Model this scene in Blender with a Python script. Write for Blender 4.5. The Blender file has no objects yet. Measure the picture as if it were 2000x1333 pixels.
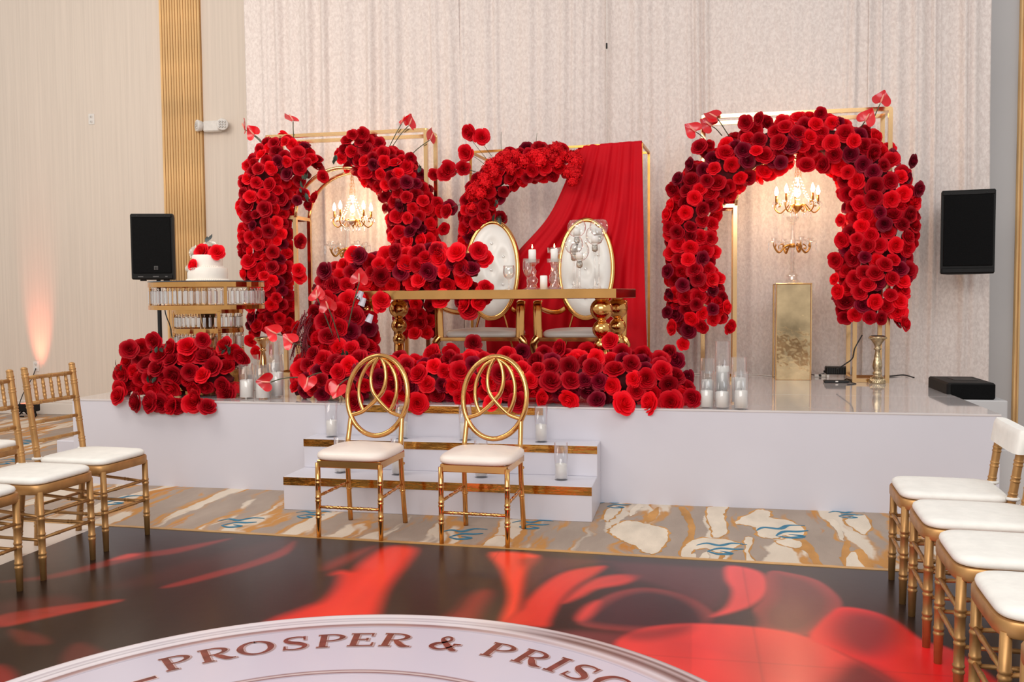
import bpy, bmesh, math, random
import numpy as np
from mathutils import Vector, Matrix, Quaternion

random.seed(7)
rng = np.random.default_rng(7)
S = bpy.context.scene
COL = S.collection
PI = math.pi

# ------------------------------------------------------------------ camera
FPX, PITCH, YAW, ROLL, CAMH = 1765.83, .0521, .1979, -.0079, 1.3375
_cy, _sy, _c, _s, _cr, _sr = math.cos(YAW), math.sin(YAW), math.cos(PITCH), math.sin(PITCH), math.cos(ROLL), math.sin(ROLL)
_R0 = Vector((_cy, _sy, 0)); CF = Vector((-_sy*_c, _cy*_c, -_s)); _U0 = Vector((-_sy*_s, _cy*_s, _c))
CR = _R0*_cr + _U0*_sr; CU = _U0*_cr - _R0*_sr
CAM = Vector((0, 0, CAMH))
cd = bpy.data.cameras.new('camera'); co = bpy.data.objects.new('camera', cd); COL.objects.link(co)
cd.sensor_width = 36; cd.lens = FPX/2000*36; cd.clip_start = .05; cd.clip_end = 100
M4 = Matrix((( CR.x, CU.x, -CF.x, 0), (CR.y, CU.y, -CF.y, 0), (CR.z, CU.z, -CF.z, CAMH), (0, 0, 0, 1)))
co.matrix_world = M4
S.camera = co

def _ray(px, py): return CF + CR*((px-1000)/FPX) - CU*((py-666.5)/FPX)
def atY(px, py, y):
    d = _ray(px, py); return CAM + d*(y/d.y)
def atZ(px, py, z):
    d = _ray(px, py); return CAM + d*((z-CAMH)/d.z)
def mpp(p):          # metres per photo pixel at a world point
    return (Vector(p)-CAM).dot(CF)/FPX

# ------------------------------------------------------------------ world, lights, exposure
def lin(c):
    def f(v):
        v /= 255.0
        return v/12.92 if v <= .04045 else ((v+.055)/1.055)**2.4
    return tuple(f(v) for v in c)
W = bpy.data.worlds.new('world'); S.world = W; W.use_nodes = True
bg = W.node_tree.nodes['Background']
bg.inputs[0].default_value = (1.0, .965, .93, 1); bg.inputs[1].default_value = .66
def area(name, loc, target, sx, sy, power, col):
    l = bpy.data.lights.new(name, 'AREA'); l.shape = 'RECTANGLE'; l.size = sx; l.size_y = sy; l.energy = power; l.color = col
    o = bpy.data.objects.new(name, l); COL.objects.link(o); o.location = loc
    o.rotation_euler = (Vector(target)-Vector(loc)).to_track_quat('-Z', 'Y').to_euler()
    return o
area('front_fill_light', (-.8, -1.0, 3.7), (-.9, 7.2, 1.2), 5.0, 2.2, 225, (1, .95, .90))  # added frontal fill, no fitting; brightens the thrones under the table
area('ceiling_light_left', (-5.0, 4.0, 4.6), (-4.6, 8.5, 1.6), 3.0, 1.6, 95, (1, .90, .80))
area('ceiling_light_right', (2.6, 3.0, 4.6), (2.6, 8.0, 1.2), 2.2, 1.4, 40, (.86, .92, 1))
S.view_settings.view_transform = 'Standard'
S.view_settings.look = 'None'
S.view_settings.gamma = 1
S.view_settings.use_curve_mapping = False
S.view_settings.exposure = 0.0

# ------------------------------------------------------------------ materials
MATS = {}
def mat(name, col, rough=.5, metal=0., **k):
    if name in MATS: return MATS[name]
    m = bpy.data.materials.new(name); m.use_nodes = True; MATS[name] = m
    nt = m.node_tree; b = nt.nodes['Principled BSDF']
    col = tuple(col)
    b.inputs['Base Color'].default_value = col+(1,)
    b.inputs['Roughness'].default_value = rough
    b.inputs['Metallic'].default_value = metal
    for kk, v in dict(spec='Specular IOR Level', coat='Coat Weight', coatr='Coat Roughness', sheen='Sheen Weight', sheenr='Sheen Roughness', trans='Transmission Weight', ior='IOR', sss='Subsurface Weight').items():
        if kk in k: b.inputs[v].default_value = k[kk]
    if 'sheentint' in k: b.inputs['Sheen Tint'].default_value = tuple(k['sheentint'])+(1,)
    if 'emit' in k:
        b.inputs['Emission Color'].default_value = tuple(k['emit'])+(1,); b.inputs['Emission Strength'].default_value = k.get('estr', 1)
    tc = nt.nodes.new('ShaderNodeTexCoord')
    if 'var' in k:          # value variation by noise
        sc, amt = k['var']; st = k.get('stretch', (1, 1, 1))
        mp = nt.nodes.new('ShaderNodeMapping'); mp.inputs['Scale'].default_value = st
        nz = nt.nodes.new('ShaderNodeTexNoise'); nz.inputs['Scale'].default_value = sc; nz.inputs['Detail'].default_value = k.get('det', 4)
        rp = nt.nodes.new('ShaderNodeValToRGB')
        rp.color_ramp.elements[0].position = .3; rp.color_ramp.elements[1].position = .7
        c0 = tuple(max(0, x*(1-amt)) for x in col); c1 = tuple(min(1, x*(1+amt)) for x in col)
        if 'col2' in k: c0 = tuple(k['col2']); c1 = col
        rp.color_ramp.elements[0].color = c0+(1,); rp.color_ramp.elements[1].color = c1+(1,)
        nt.links.new(tc.outputs['Object'], mp.inputs[0]); nt.links.new(mp.outputs[0], nz.inputs[0]); nt.links.new(nz.outputs[0], rp.inputs[0])
        out = rp.outputs[0]
        if 'rand' in k:
            oi = nt.nodes.new('ShaderNodeObjectInfo'); hs = nt.nodes.new('ShaderNodeHueSaturation'); mr = nt.nodes.new('ShaderNodeMapRange')
            mr.inputs[3].default_value = 1-k['rand']; mr.inputs[4].default_value = 1+k['rand']
            nt.links.new(oi.outputs['Random'], mr.inputs[0]); nt.links.new(mr.outputs[0], hs.inputs['Value']); nt.links.new(out, hs.inputs['Color']); out = hs.outputs[0]
        nt.links.new(out, b.inputs['Base Color'])
    if 'bump' in k:
        sc, stn = k['bump']
        mp2 = nt.nodes.new('ShaderNodeMapping'); mp2.inputs['Scale'].default_value = k.get('bstretch', (1, 1, 1))
        n2 = nt.nodes.new('ShaderNodeTexNoise'); n2.inputs['Scale'].default_value = sc; n2.inputs['Detail'].default_value = 3
        bp = nt.nodes.new('ShaderNodeBump'); bp.inputs['Strength'].default_value = stn; bp.inputs['Distance'].default_value = k.get('bdist', .01)
        nt.links.new(tc.outputs['Object'], mp2.inputs[0]); nt.links.new(mp2.outputs[0], n2.inputs[0]); nt.links.new(n2.outputs[0], bp.inputs['Height']); nt.links.new(bp.outputs[0], b.inputs['Normal'])
    return m
def glassmat(name, tint=(1, 1, 1), gloss=.05, rough=.03, edge=.8):
    m = bpy.data.materials.new(name); m.use_nodes = True; MATS[name] = m; nt = m.node_tree
    for n in list(nt.nodes): nt.nodes.remove(n)
    o = nt.nodes.new('ShaderNodeOutputMaterial'); mx = nt.nodes.new('ShaderNodeMixShader'); t = nt.nodes.new('ShaderNodeBsdfTransparent')
    g = nt.nodes.new('ShaderNodeBsdfGlossy'); fr = nt.nodes.new('ShaderNodeLayerWeight'); mr = nt.nodes.new('ShaderNodeMapRange'); pw = nt.nodes.new('ShaderNodeMath'); pw.operation = 'POWER'; pw.inputs[1].default_value = 3.2
    fr.inputs['Blend'].default_value = .5
    t.inputs[0].default_value = tint+(1,); g.inputs['Color'].default_value = (1, 1, 1, 1); g.inputs['Roughness'].default_value = rough
    mr.inputs[3].default_value = gloss; mr.inputs[4].default_value = edge
    nt.links.new(fr.outputs['Facing'], pw.inputs[0]); nt.links.new(pw.outputs[0], mr.inputs[0]); nt.links.new(mr.outputs[0], mx.inputs[0]); nt.links.new(t.outputs[0], mx.inputs[1]); nt.links.new(g.outputs[0], mx.inputs[2]); nt.links.new(mx.outputs[0], o.inputs[0])
    return m
def vcolmat(name, rough, **k):
    m = mat(name, (1, 1, 1), rough, **k); nt = m.node_tree
    a = nt.nodes.new('ShaderNodeVertexColor'); a.layer_name = 'Col'
    nt.links.new(a.outputs[0], nt.nodes['Principled BSDF'].inputs['Base Color'])
    return m

GOLD = mat('polished_gold', lin((218, 163, 98)), .14, 1, var=(6, .10))
GOLDB = mat('brushed_gold', lin((205, 150, 78)), .30, 1, var=(9, .14))
GOLDP = mat('painted_gold', lin((184, 139, 86)), .42, .60, var=(14, .16))
GOLDL = mat('pale_gold', lin((228, 186, 134)), .16, 1, var=(5, .06))
FOIL = mat('gold_foil', lin((205, 150, 75)), .10, 1, var=(10, .25), stretch=(.6, 1, 6), bump=(30, .35), bstretch=(.25, 1, 1))
SILG = mat('antique_champagne', lin((196, 176, 142)), .28, 1, var=(40, .3), bump=(60, .4))
WHITE = mat('white_laminate', lin((210, 208, 217)), .35, var=(2, .02))
STOP = mat('white_gloss_top', lin((214, 208, 208)), .07, var=(2, .02), coat=.6, coatr=.03)
WAX = mat('white_wax', lin((240, 238, 234)), .5, var=(20, .02), sss=0)
PAD = mat('ivory_leather', lin((240, 228, 218)), .38, var=(12, .03), bump=(40, .08))
PADW = mat('white_cotton_pad', lin((238, 236, 230)), .75, var=(18, .04), bump=(22, .25))
TUFT = mat('pearl_leather', lin((232, 230, 224)), .3, var=(8, .03))
BLACK = mat('black_plastic', lin((16, 15, 15)), .55, var=(30, .25), bump=(200, .1), spec=.25)
GRILLE = mat('black_grille', lin((8, 8, 9)), .8, var=(160, .5), bump=(260, .3), spec=.15)
CORD = mat('black_rubber', lin((18, 17, 18)), .5, var=(30, .2))
WCORD = mat('white_cord_plastic', lin((225, 220, 214)), .5, var=(30, .05))
GLASS = glassmat('clear_glass')
CRYS = glassmat('cut_crystal', (.95, .94, .93), .13, .06, .85)
CRYSD = glassmat('faceted_crystal', (.97, .96, .95), .42, .12, .95)
ROSE = [mat('rose_red', lin((212, 4, 28)), .62, var=(10, .10), rand=.18, spec=.22),
        mat('rose_bright_red', lin((242, 14, 34)), .62, var=(10, .10), rand=.12, spec=.22),
        mat('rose_deep_red', lin((178, 2, 26)), .62, var=(10, .12), rand=.2, spec=.22),
        mat('rose_burgundy', lin((142, 5, 38)), .6, var=(10, .12), rand=.18, spec=.3),
        mat('rose_white', lin((240, 234, 224)), .6, var=(10, .05), rand=.03)]
CORE = mat('dark_gap_core', lin((84, 4, 14)), .9, var=(25, .5), bump=(30, .6))  # dark red standing in for the shade between the roses
LEAF = mat('dark_leaf', lin((52, 66, 52)), .5, var=(12, .3))
STEM = mat('green_stem', lin((84, 88, 66)), .55, var=(12, .2))
ANTH = mat('anthurium_spathe', lin((214, 16, 30)), .25, var=(9, .15), rand=.2, coat=.25)
SPAD = mat('anthurium_spadix', lin((238, 150, 130)), .5, var=(40, .15))
AMAR = mat('amaranthus', lin((110, 10, 28)), .7, var=(40, .3))
HYDR = mat('hydrangea_red', lin((222, 12, 26)), .65, var=(12, .12), rand=.2, spec=.2)
DRAPE = mat('red_drape', lin((196, 0, 22)), .7, var=(5, .06), spec=.2)
FLAME = mat('flame', (1, .7, .35), .5, emit=(1, .62, .25), estr=14, var=(3, .02))
BULB = mat('lit_bulb', (1, .9, .75), .5, emit=(1, .80, .55), estr=26, var=(3, .02))
PAINT = mat('wall_paint', lin((222, 210, 196)), .75, var=(1.2, .03))

# ------------------------------------------------------------------ mesh builder
class MB:
    def __init__(s): s.v = []; s.f = []; s.sm = []
    def add(s, v, f, smooth=True):
        n = len(s.v); s.v += [tuple(p) for p in v]; s.f += [tuple(i+n for i in q) for q in f]; s.sm += [smooth]*len(f); return s
    def box(s, c, d, rz=0, bev=0):
        hx, hy, hz = d[0]/2, d[1]/2, d[2]/2
        if bev > 0:
            b = min(bev, hx*.9, hy*.9, hz*.9)
            vs = {}; pts = []
            for sx in (-1, 1):
                for sy in (-1, 1):
                    for sz in (-1, 1):
                        for ax in range(3):
                            p = [sx*(hx-b), sy*(hy-b), sz*(hz-b)]; p[ax] = (sx*hx, sy*hy, sz*hz)[ax]
                            vs[(sx, sy, sz, ax)] = len(pts); pts.append(p)
            fs = []
            for ax in range(3):
                a1, a2 = [a for a in range(3) if a != ax]
                for sg in (-1, 1):
                    q = []
                    for s1, s2 in ((-1, -1), (1, -1), (1, 1), (-1, 1)):
                        k = [0, 0, 0]; k[ax] = sg; k[a1] = s1; k[a2] = s2; q.append(vs[(k[0], k[1], k[2], ax)])
                    fs.append(q)
            for ax in range(3):      # edges along ax
                a1, a2 = [a for a in range(3) if a != ax]
                for s1 in (-1, 1):
                    for s2 in (-1, 1):
                        def key(sg, which):
                            k = [0, 0, 0]; k[ax] = sg; k[a1] = s1; k[a2] = s2; return vs[(k[0], k[1], k[2], which)]
                        fs.append([key(-1, a1), key(1, a1), key(1, a2), key(-1, a2)])
            for sx in (-1, 1):
                for sy in (-1, 1):
                    for sz in (-1, 1): fs.append([vs[(sx, sy, sz, a)] for a in range(3)])
        else:
            pts = [(sx*hx, sy*hy, sz*hz) for sx in (-1, 1) for sy in (-1, 1) for sz in (-1, 1)]
            fs = [(0, 1, 3, 2), (4, 6, 7, 5), (0, 4, 5, 1), (2, 3, 7, 6), (0, 2, 6, 4), (1, 5, 7, 3)]
        cz, sn = math.cos(rz), math.sin(rz)
        s.add([(c[0]+p[0]*cz-p[1]*sn, c[1]+p[0]*sn+p[1]*cz, c[2]+p[2]) for p in pts], fs, False); return s
    def tube(s, pts, r, seg=8, caps=True, closed=False, flat=None):
        P = [Vector(p) for p in pts]; n = len(P)
        rr = r if isinstance(r, (list, tuple)) else [r]*n
        T = []
        for i in range(n):
            a = P[(i-1) % n] if closed else P[max(0, i-1)]; b = P[(i+1) % n] if closed else P[min(n-1, i+1)]
            t = (b-a); T.append(t.normalized() if t.length > 1e-9 else Vector((0, 0, 1)))
        up = Vector((0, 0, 1)) if abs(T[0].z) < .9 else Vector((0, 1, 0))
        if flat: up = Vector(flat)
        N = (up-T[0]*up.dot(T[0])).normalized(); vs = []
        base = len(s.v)
        for i in range(n):
            N = (N-T[i]*N.dot(T[i]))
            N = N.normalized() if N.length > 1e-6 else T[i].orthogonal().normalized()
            B = T[i].cross(N); ra = rr[i]
            rx, ry = ra if isinstance(ra, tuple) else (ra, ra)
            for k in range(seg):
                a = 2*PI*k/seg + (PI/seg if seg == 4 else 0); vs.append(P[i]+N*(math.cos(a)*rx)+B*(math.sin(a)*ry))
        fs = []
        for i in range(n if closed else n-1):
            j = (i+1) % n
            for k in range(seg):
                l = (k+1) % seg; fs.append((i*seg+k, i*seg+l, j*seg+l, j*seg+k))
        if caps and not closed: fs += [tuple(range(seg))[::-1], tuple((n-1)*seg+k for k in range(seg))]
        s.add(vs, fs, seg > 4); return s
    def lathe(s, prof, seg=16, c=(0, 0, 0), smooth=True, caps=True, sx=1, sy=1):
        vs = []; n = len(prof)
        for r, z in prof:
            for k in range(seg):
                a = 2*PI*k/seg; vs.append((c[0]+r*math.cos(a)*sx, c[1]+r*math.sin(a)*sy, c[2]+z))
        fs = [(i*seg+k, i*seg+(k+1) % seg, (i+1)*seg+(k+1) % seg, (i+1)*seg+k) for i in range(n-1) for k in range(seg)]
        if caps: fs += [tuple(range(seg))[::-1], tuple((n-1)*seg+k for k in range(seg))]
        s.add(vs, fs, smooth); return s
    def ball(s, c, r, seg=12, rings=8, sc=(1, 1, 1)):
        pr = [(max(1e-4, math.sin(PI*i/rings))*r, -math.cos(PI*i/rings)*r) for i in range(rings+1)]
        vs = []
        for q, z in pr:
            for k in range(seg):
                a = 2*PI*k/seg; vs.append((c[0]+q*math.cos(a)*sc[0], c[1]+q*math.sin(a)*sc[1], c[2]+z*sc[2]))
        s.add(vs, [(i*seg+k, i*seg+(k+1) % seg, (i+1)*seg+(k+1) % seg, (i+1)*seg+k) for i in range(rings) for k in range(seg)]); return s
    def grid(s, fn, nu, nv, smooth=True, wrapu=False):
        vs = [fn(i/(nu if wrapu else nu-1), j/(nv-1)) for j in range(nv) for i in range(nu)]
        fs = []
        for j in range(nv-1):
            for i in range(nu if wrapu else nu-1):
                k = (i+1) % nu; fs.append((j*nu+i, j*nu+k, (j+1)*nu+k, (j+1)*nu+i))
        s.add(vs, fs, smooth); return s
    def cushion(s, c, w, d, h, e=4., n=28, m=6, crown=.35):
        # padded pad: superellipse outline, rolled edge, domed top
        def sup(a):
            ca, sa = math.cos(a), math.sin(a); return (math.copysign(abs(ca)**(2/e), ca), math.copysign(abs(sa)**(2/e), sa))
        prof = [(0.0, 0.0), (.93, 0.0), (.985, .12), (1, .35), (.985, .62), (.93, .82)]
        for k in range(1, m+1):
            t = 1-k/m; prof.append((.93*t, .82+(crown)*(1-t*t)))
        def fn(u, v):
            i = min(int(round(v*(len(prof)-1))), len(prof)-1); r, z = prof[i]; x, y = sup(2*PI*u)
            return (c[0]+x*r*w/2, c[1]+y*r*d/2, c[2]+z*h)
        s.grid(fn, n, len(prof), True, True); return s
    def shift(s, d):
        s.v = [(p[0]+d[0], p[1]+d[1], p[2]+d[2]) for p in s.v]; return s
    def mesh(s, name, m):
        me = bpy.data.meshes.new(name); me.from_pydata(s.v, [], s.f); me.polygons.foreach_set('use_smooth', s.sm)
        if m: me.materials.append(m)
        me.update(); return me
def link(o): COL.objects.link(o); return o
def tag(o, label=None, cat=None, group=None, kind=None):
    if label: o['label'] = label
    if cat: o['category'] = cat
    if group: o['group'] = group
    if kind: o['kind'] = kind
    return o
def obj(name, mb, m, parent=None, loc=None, world=False, kind=None):
    """one mesh object; world=True: builder holds world coordinates, the parent an unrotated Empty"""
    if world and parent is not None: mb.shift(tuple(-Vector(parent.location)))
    me = mb.mesh(name, m) if isinstance(mb, MB) else mb
    o = link(bpy.data.objects.new(name, me))
    if parent is not None: o.parent = parent
    if loc is not None: o.location = loc
    if kind: o['kind'] = kind
    return o
def thing(name, label, cat, loc=(0, 0, 0), rz=0, group=None):
    o = link(bpy.data.objects.new(name, None)); o.location = loc; o.rotation_euler = (0, 0, rz); o.empty_display_size = .1
    return tag(o, label, cat, group)
def single(name, mb, m, label, cat, group=None, loc=(0, 0, 0)):
    return tag(obj(name, mb, m, loc=loc), label, cat, group)
def dup(root, loc, rz, label, group=None):
    r = link(root.copy()); r.location = loc; r.rotation_euler = (0, 0, rz); r['label'] = label
    if group: r['group'] = group
    for ch in list(root.children):
        k = link(ch.copy()); k.parent = r
        for g in ch.children:
            d = link(g.copy()); d.parent = k
    return r
def catmull(pts, n=8, closed=False):
    P = [Vector(p) for p in pts]; out = []; L = len(P)
    for i in range(L if closed else L-1):
        g = lambda j: P[j % L] if closed else P[max(0, min(L-1, j))]
        p0, p1, p2, p3 = g(i-1), g(i), g(i+1), g(i+2)
        for k in range(n):
            t = k/n
            out.append(.5*((2*p1)+(p2-p0)*t+(2*p0-5*p1+4*p2-p3)*t*t+(3*p1-p0-3*p2+p3)*t**3))
    if not closed: out.append(P[-1])
    return out

# ------------------------------------------------------------------ dimensions (metres)
SZ = .61; SX0, SX1, SYF, SYB = -4.377, 1.771, 5.716, 8.10
Z1, Z2, T1, T2, STX0, STX1 = .2083, .3981, .3078, .2007, -2.508, -.5765
WALLY = 9.07; CURY = 8.32

# ================================================================== SETTING
def structure(name, mb, m, parent=None):
    o = obj(name, mb, m, parent)
    if parent is None: o['kind'] = 'structure'
    return o
# carpet -------------------------------------------------
def carpet_material():
    m = mat('patterned_carpet', (1, 1, 1), .95, bump=(260, .5), bdist=.004); nt = m.node_tree; N = nt.nodes; L = nt.links
    tc = N.new('ShaderNodeTexCoord'); b = N['Principled BSDF']
    warp = N.new('ShaderNodeTexNoise'); warp.inputs['Scale'].default_value = 2.6; warp.inputs['Detail'].default_value = 4
    L.new(tc.outputs['Object'], warp.inputs[0])
    sub = N.new('ShaderNodeVectorMath'); sub.operation = 'SUBTRACT'; sub.inputs[1].default_value = (.5, .5, .5); L.new(warp.outputs['Color'], sub.inputs[0])
    sc = N.new('ShaderNodeVectorMath'); sc.operation = 'SCALE'; sc.inputs['Scale'].default_value = .22; L.new(sub.outputs[0], sc.inputs[0])
    ad = N.new('ShaderNodeVectorMath'); ad.operation = 'ADD'; L.new(tc.outputs['Object'], ad.inputs[0]); L.new(sc.outputs[0], ad.inputs[1])
    def noise(scale, st, off, det=3):
        mp = N.new('ShaderNodeMapping'); mp.inputs['Scale'].default_value = st; mp.inputs['Location'].default_value = off
        n = N.new('ShaderNodeTexNoise'); n.inputs['Scale'].default_value = scale; n.inputs['Detail'].default_value = det
        L.new(ad.outputs[0], mp.inputs[0]); L.new(mp.outputs[0], n.inputs[0]); return n.outputs[0]
    def ramp(src, *st):
        r = N.new('ShaderNodeValToRGB'); e = r.color_ramp.elements
        while len(e) < len(st): e.new(.5)
        for q, (p, v) in zip(e, st): q.position = p; q.color = (v, v, v, 1)
        L.new(src, r.inputs[0]); return r.outputs[0]
    def mix(fac, a, bb):
        x = N.new('ShaderNodeMixRGB')
        L.new(fac, x.inputs[0])
        for i, v in ((1, a), (2, bb)):
            if isinstance(v, tuple): x.inputs[i].default_value = v+(1,)
            else: L.new(v, x.inputs[i])
        return x.outputs[0]
    def mul(a, bb):
        x = N.new('ShaderNodeMath'); x.operation = 'MULTIPLY'; L.new(a, x.inputs[0]); L.new(bb, x.inputs[1]); return x.outputs[0]
    n1 = noise(1.6, (3.3, .52, 1), (3.1, 1.7, 0)); n2 = noise(1.8, (3.2, .5, 1), (7.3, 5.2, 0)); n3 = noise(9, (1, .3, 1), (1, 1, 0)); n4 = noise(1.5, (4.2, .6, 1), (11, 3, 0))
    base = mix(n3, lin((180, 162, 148)), lin((152, 136, 124)))
    cream = ramp(n1, (.545, 0), (.585, 1)); creamc = mix(n3, lin((228, 214, 196)), lin((208, 192, 174)))
    c1 = mix(cream, base, creamc)
    band = mul(ramp(n1, (.485, 0), (.525, 1), (.555, 1), (.60, 0)), ramp(n2, (.43, 0), (.52, 1)))
    c2 = mix(band, c1, lin((196, 140, 76)))
    gold2 = mul(ramp(n4, (.60, 0), (.64, 1)), ramp(n2, (.5, 0), (.58, 1)))
    c3 = mix(gold2, c2, lin((192, 128, 58)))
    L.new(c3, b.inputs['Base Color'])
    return m
floor = structure('floor', MB().add([(-10, -2, 0), (6, -2, 0), (6, WALLY+.1, 0), (-10, WALLY+.1, 0)], [(0, 1, 2, 3)], False), carpet_material())
# blue brush-stroke motifs woven into the carpet
BLUE = mat('carpet_blue_wool', lin((62, 122, 150)), .95, var=(40, .2))
def motif():
    mb = MB()
    for arc in ([(-.12, .0), (-.07, .035), (-.01, .012), (.05, .05), (.12, .04)], [(-.07, -.07), (-.01, -.025), (.05, -.03), (.10, -.02)], [(-.07, -.07), (-.02, -.10), (.04, -.085), (-.01, -.06)]):
        P = catmull([(x, y, 0) for x, y in arc], 6); n = len(P)
        vs = []
        for i, p in enumerate(P):
            t = (P[min(n-1, i+1)]-P[max(0, i-1)]).normalized(); w = .002+.010*math.sin(PI*(i+.3)/(n))
            nn = Vector((-t.y, t.x, 0)); vs += [p+nn*w, p-nn*w]
        mb.add(vs, [(2*i, 2*i+1, 2*i+3, 2*i+2) for i in range(n-1)], False)
    return mb.mesh('blue_motif', BLUE)
mm = motif()
for px, py, rz, sc in [(906, 1040, .2, 1.1), (1040, 1022, .1, 1), (1410, 1068, 0, 1.1), (1530, 1035, .3, 1.3), (232, 975, .4, 1.2), (468, 1018, .2, 1.1), (610, 1003, 0, .9), (1205, 984, .1, .9), (60, 862, .2, 1.4), (1655, 1003, 0, .9), (30, 900, 0, 1.2)]:
    p = atZ(px, py, .0015); o = obj('blue_motif', mm, None, floor, p); o.rotation_euler = (0, 0, rz); o.scale = (sc, sc*1.3, 1)
# larger woven patches: cream shapes with ochre edging
CRM = mat('carpet_cream_wool', lin((224, 209, 190)), .95, var=(9, .12), stretch=(1, .4, 1), bump=(260, .5), bdist=.004)
OCH = mat('carpet_ochre_wool', lin((196, 142, 80)), .95, var=(9, .22), stretch=(1, .4, 1), bump=(260, .5), bdist=.004)
def patch(name, pts, m, z, grow=0., seed=0):
    rr_ = random.Random(seed); P = catmull([atZ(1150+x/3.077, 940+y/3.077, z) for x, y in pts], 5, True); n = len(P)
    c = sum(P, Vector())/n; vs = []
    for i, p in enumerate(P):
        t = (P[(i+1) % n]-P[i-1]); nn = Vector((t.y, -t.x, 0)); nn = nn.normalized() if nn.length > 1e-6 else Vector((1, 0, 0))
        if nn.dot(p-c) < 0 and False: nn = -nn
        vs.append(p+nn*SGN*(grow*(1+.6*math.sin(i*1.7+seed)) if grow else 0)+Vector((rr_.uniform(-.006, .006), rr_.uniform(-.012, .012), 0)))
    obj(name, MB().add(vs, [tuple(range(n))], False), m, floor)
for k, (pts, edge) in enumerate([([(125, 300), (160, 265), (230, 240), (300, 248), (380, 265), (470, 295), (470, 350), (440, 400), (400, 435), (330, 430), (280, 390), (230, 370), (170, 340)], .012),
    ([(720, 160), (830, 155), (810, 200), (830, 260), (820, 320), (750, 340), (740, 290), (715, 230)], .010),
    ([(580, 390), (640, 350), (760, 345), (900, 370), (880, 400), (840, 430), (780, 430), (700, 405), (620, 420), (600, 460), (560, 450)], .012),
    ([(880, 250), (960, 200), (1030, 170), (1090, 190), (1090, 220), (1200, 240), (1290, 290), (1270, 340), (1180, 330), (1100, 345), (1020, 330), (1000, 280), (930, 262)], .014),
    ([(1430, 230), (1500, 250), (1530, 350), (1505, 345), (1480, 290)], 0), ([(1560, 450), (1600, 430), (1640, 500), (1685, 552), (1560, 548)], .022),
    ([(95, 195), (150, 150), (190, 170), (150, 215), (105, 245)], .012), ([(1540, 235), (1650, 200), (1690, 270), (1660, 320), (1600, 290)], .012), ([(1130, 365), (1200, 345), (1280, 370), (1270, 400), (1190, 395)], .01),
    ([(535, 482), (560, 455), (640, 440), (640, 490)], 0), ([(690, 430), (718, 440), (708, 490), (650, 490)], 0), ([(940, 340), (990, 350), (960, 420), (1000, 490), (950, 500), (940, 420)], .008),
    ([(240, 200), (290, 140), (330, 150), (290, 180), (260, 210)], 0), ([(-640, 395), (-560, 330), (-480, 345), (-520, 400), (-600, 430)], .012), ([(-960, 470), (-880, 420), (-760, 400), (-800, 455), (-900, 490)], .012)]):
    a2 = sum((pts[i][0]*pts[(i+1) % len(pts)][1]-pts[(i+1) % len(pts)][0]*pts[i][1]) for i in range(len(pts))); SGN = 1 if a2 < 0 else -1
    if edge: patch('carpet_edging', pts, OCH, .0006, edge, k)
    patch('carpet_patch', pts, CRM, .0011, 0, k)
for k, pts in enumerate([[(540, 160), (582, 160), (622, 230), (640, 320), (605, 380), (572, 440), (556, 400), (590, 330), (598, 270), (568, 215)], [(1288, 350), (1340, 390), (1390, 470), (1412, 540), (1370, 532), (1320, 440), (1265, 400)], [(1530, 370), (1575, 370), (1560, 440), (1550, 530), (1525, 500)], [(1590, 430), (1640, 410), (1690, 480), (1735, 560), (1700, 560), (1640, 490)], [(790, 440), (820, 435), (800, 490), (770, 500)], [(410, 160), (425, 165), (400, 230), (345, 250), (350, 210)]]):
    SGN = 1; patch('carpet_streak', pts, OCH, .0008, 0, k+40)
# walls -------------------------------------------------
WP = mat('striped_wallpaper', lin((222, 208, 194)), .7, var=(6, .05), stretch=(9, 1, .12), bump=(10, .25), bstretch=(14, 1, .15), bdist=.006)
structure('wall_back', MB().box((-2, WALLY+.1, 2.7), (16, .2, 5.4)), WP)
WR = mat('grey_wall_paint', lin((196, 194, 194)), .7, var=(1.0, .03))
structure('baseboard_back', MB().box((-7, WALLY-.012, .065), (6, .024, .13), bev=.006).box((-7, WALLY-.008, .145), (6, .016, .03), bev=.006), mat('white_trim_paint', lin((228, 218, 208)), .5, var=(3, .02)))
# slatted wood panel: each slat a piece
WOOD = mat('oak_slat', lin((226, 184, 126)), .45, var=(3, .20), stretch=(6, 6, .7), rand=.07)
sl, sr_ = atY(324, 420, WALLY).x, atY(402, 420, WALLY).x
trim1 = structure('trim_1', MB().box(((sl+sr_)/2, WALLY-.008, 2.7), (sr_-sl, .016, 5.3)), mat('oak_backing', lin((190, 142, 86)), .6, var=(4, .2)))
ns = 15; w = (sr_-sl)/ns
slat_me = MB().box((0, 0, 0), (w*.80, .022, 5.3), bev=.007).mesh('slat', WOOD)
for i in range(ns): obj('slat', slat_me, None, trim1, (sl+w*(i+.5), WALLY-.028, 2.7))
tx = atY(1986, 600, WALLY-.02).x
tr2 = structure('trim_2', MB().box((tx, WALLY-.015, 2.7), (.052, .03, 5.3), bev=.008), WOOD)
for dx in (-.014, .014): obj('slat', MB().box((tx+dx, WALLY-.036, 2.7), (.018, .02, 5.3), bev=.005), WOOD, tr2)
# right-hand part of the back wall is a separate paint
structure('wall_right', MB().box((atY(1935, 300, WALLY).x-.6+2.6, WALLY-.004, 2.7), (5.2, .006, 5.4)), WR)

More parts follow.
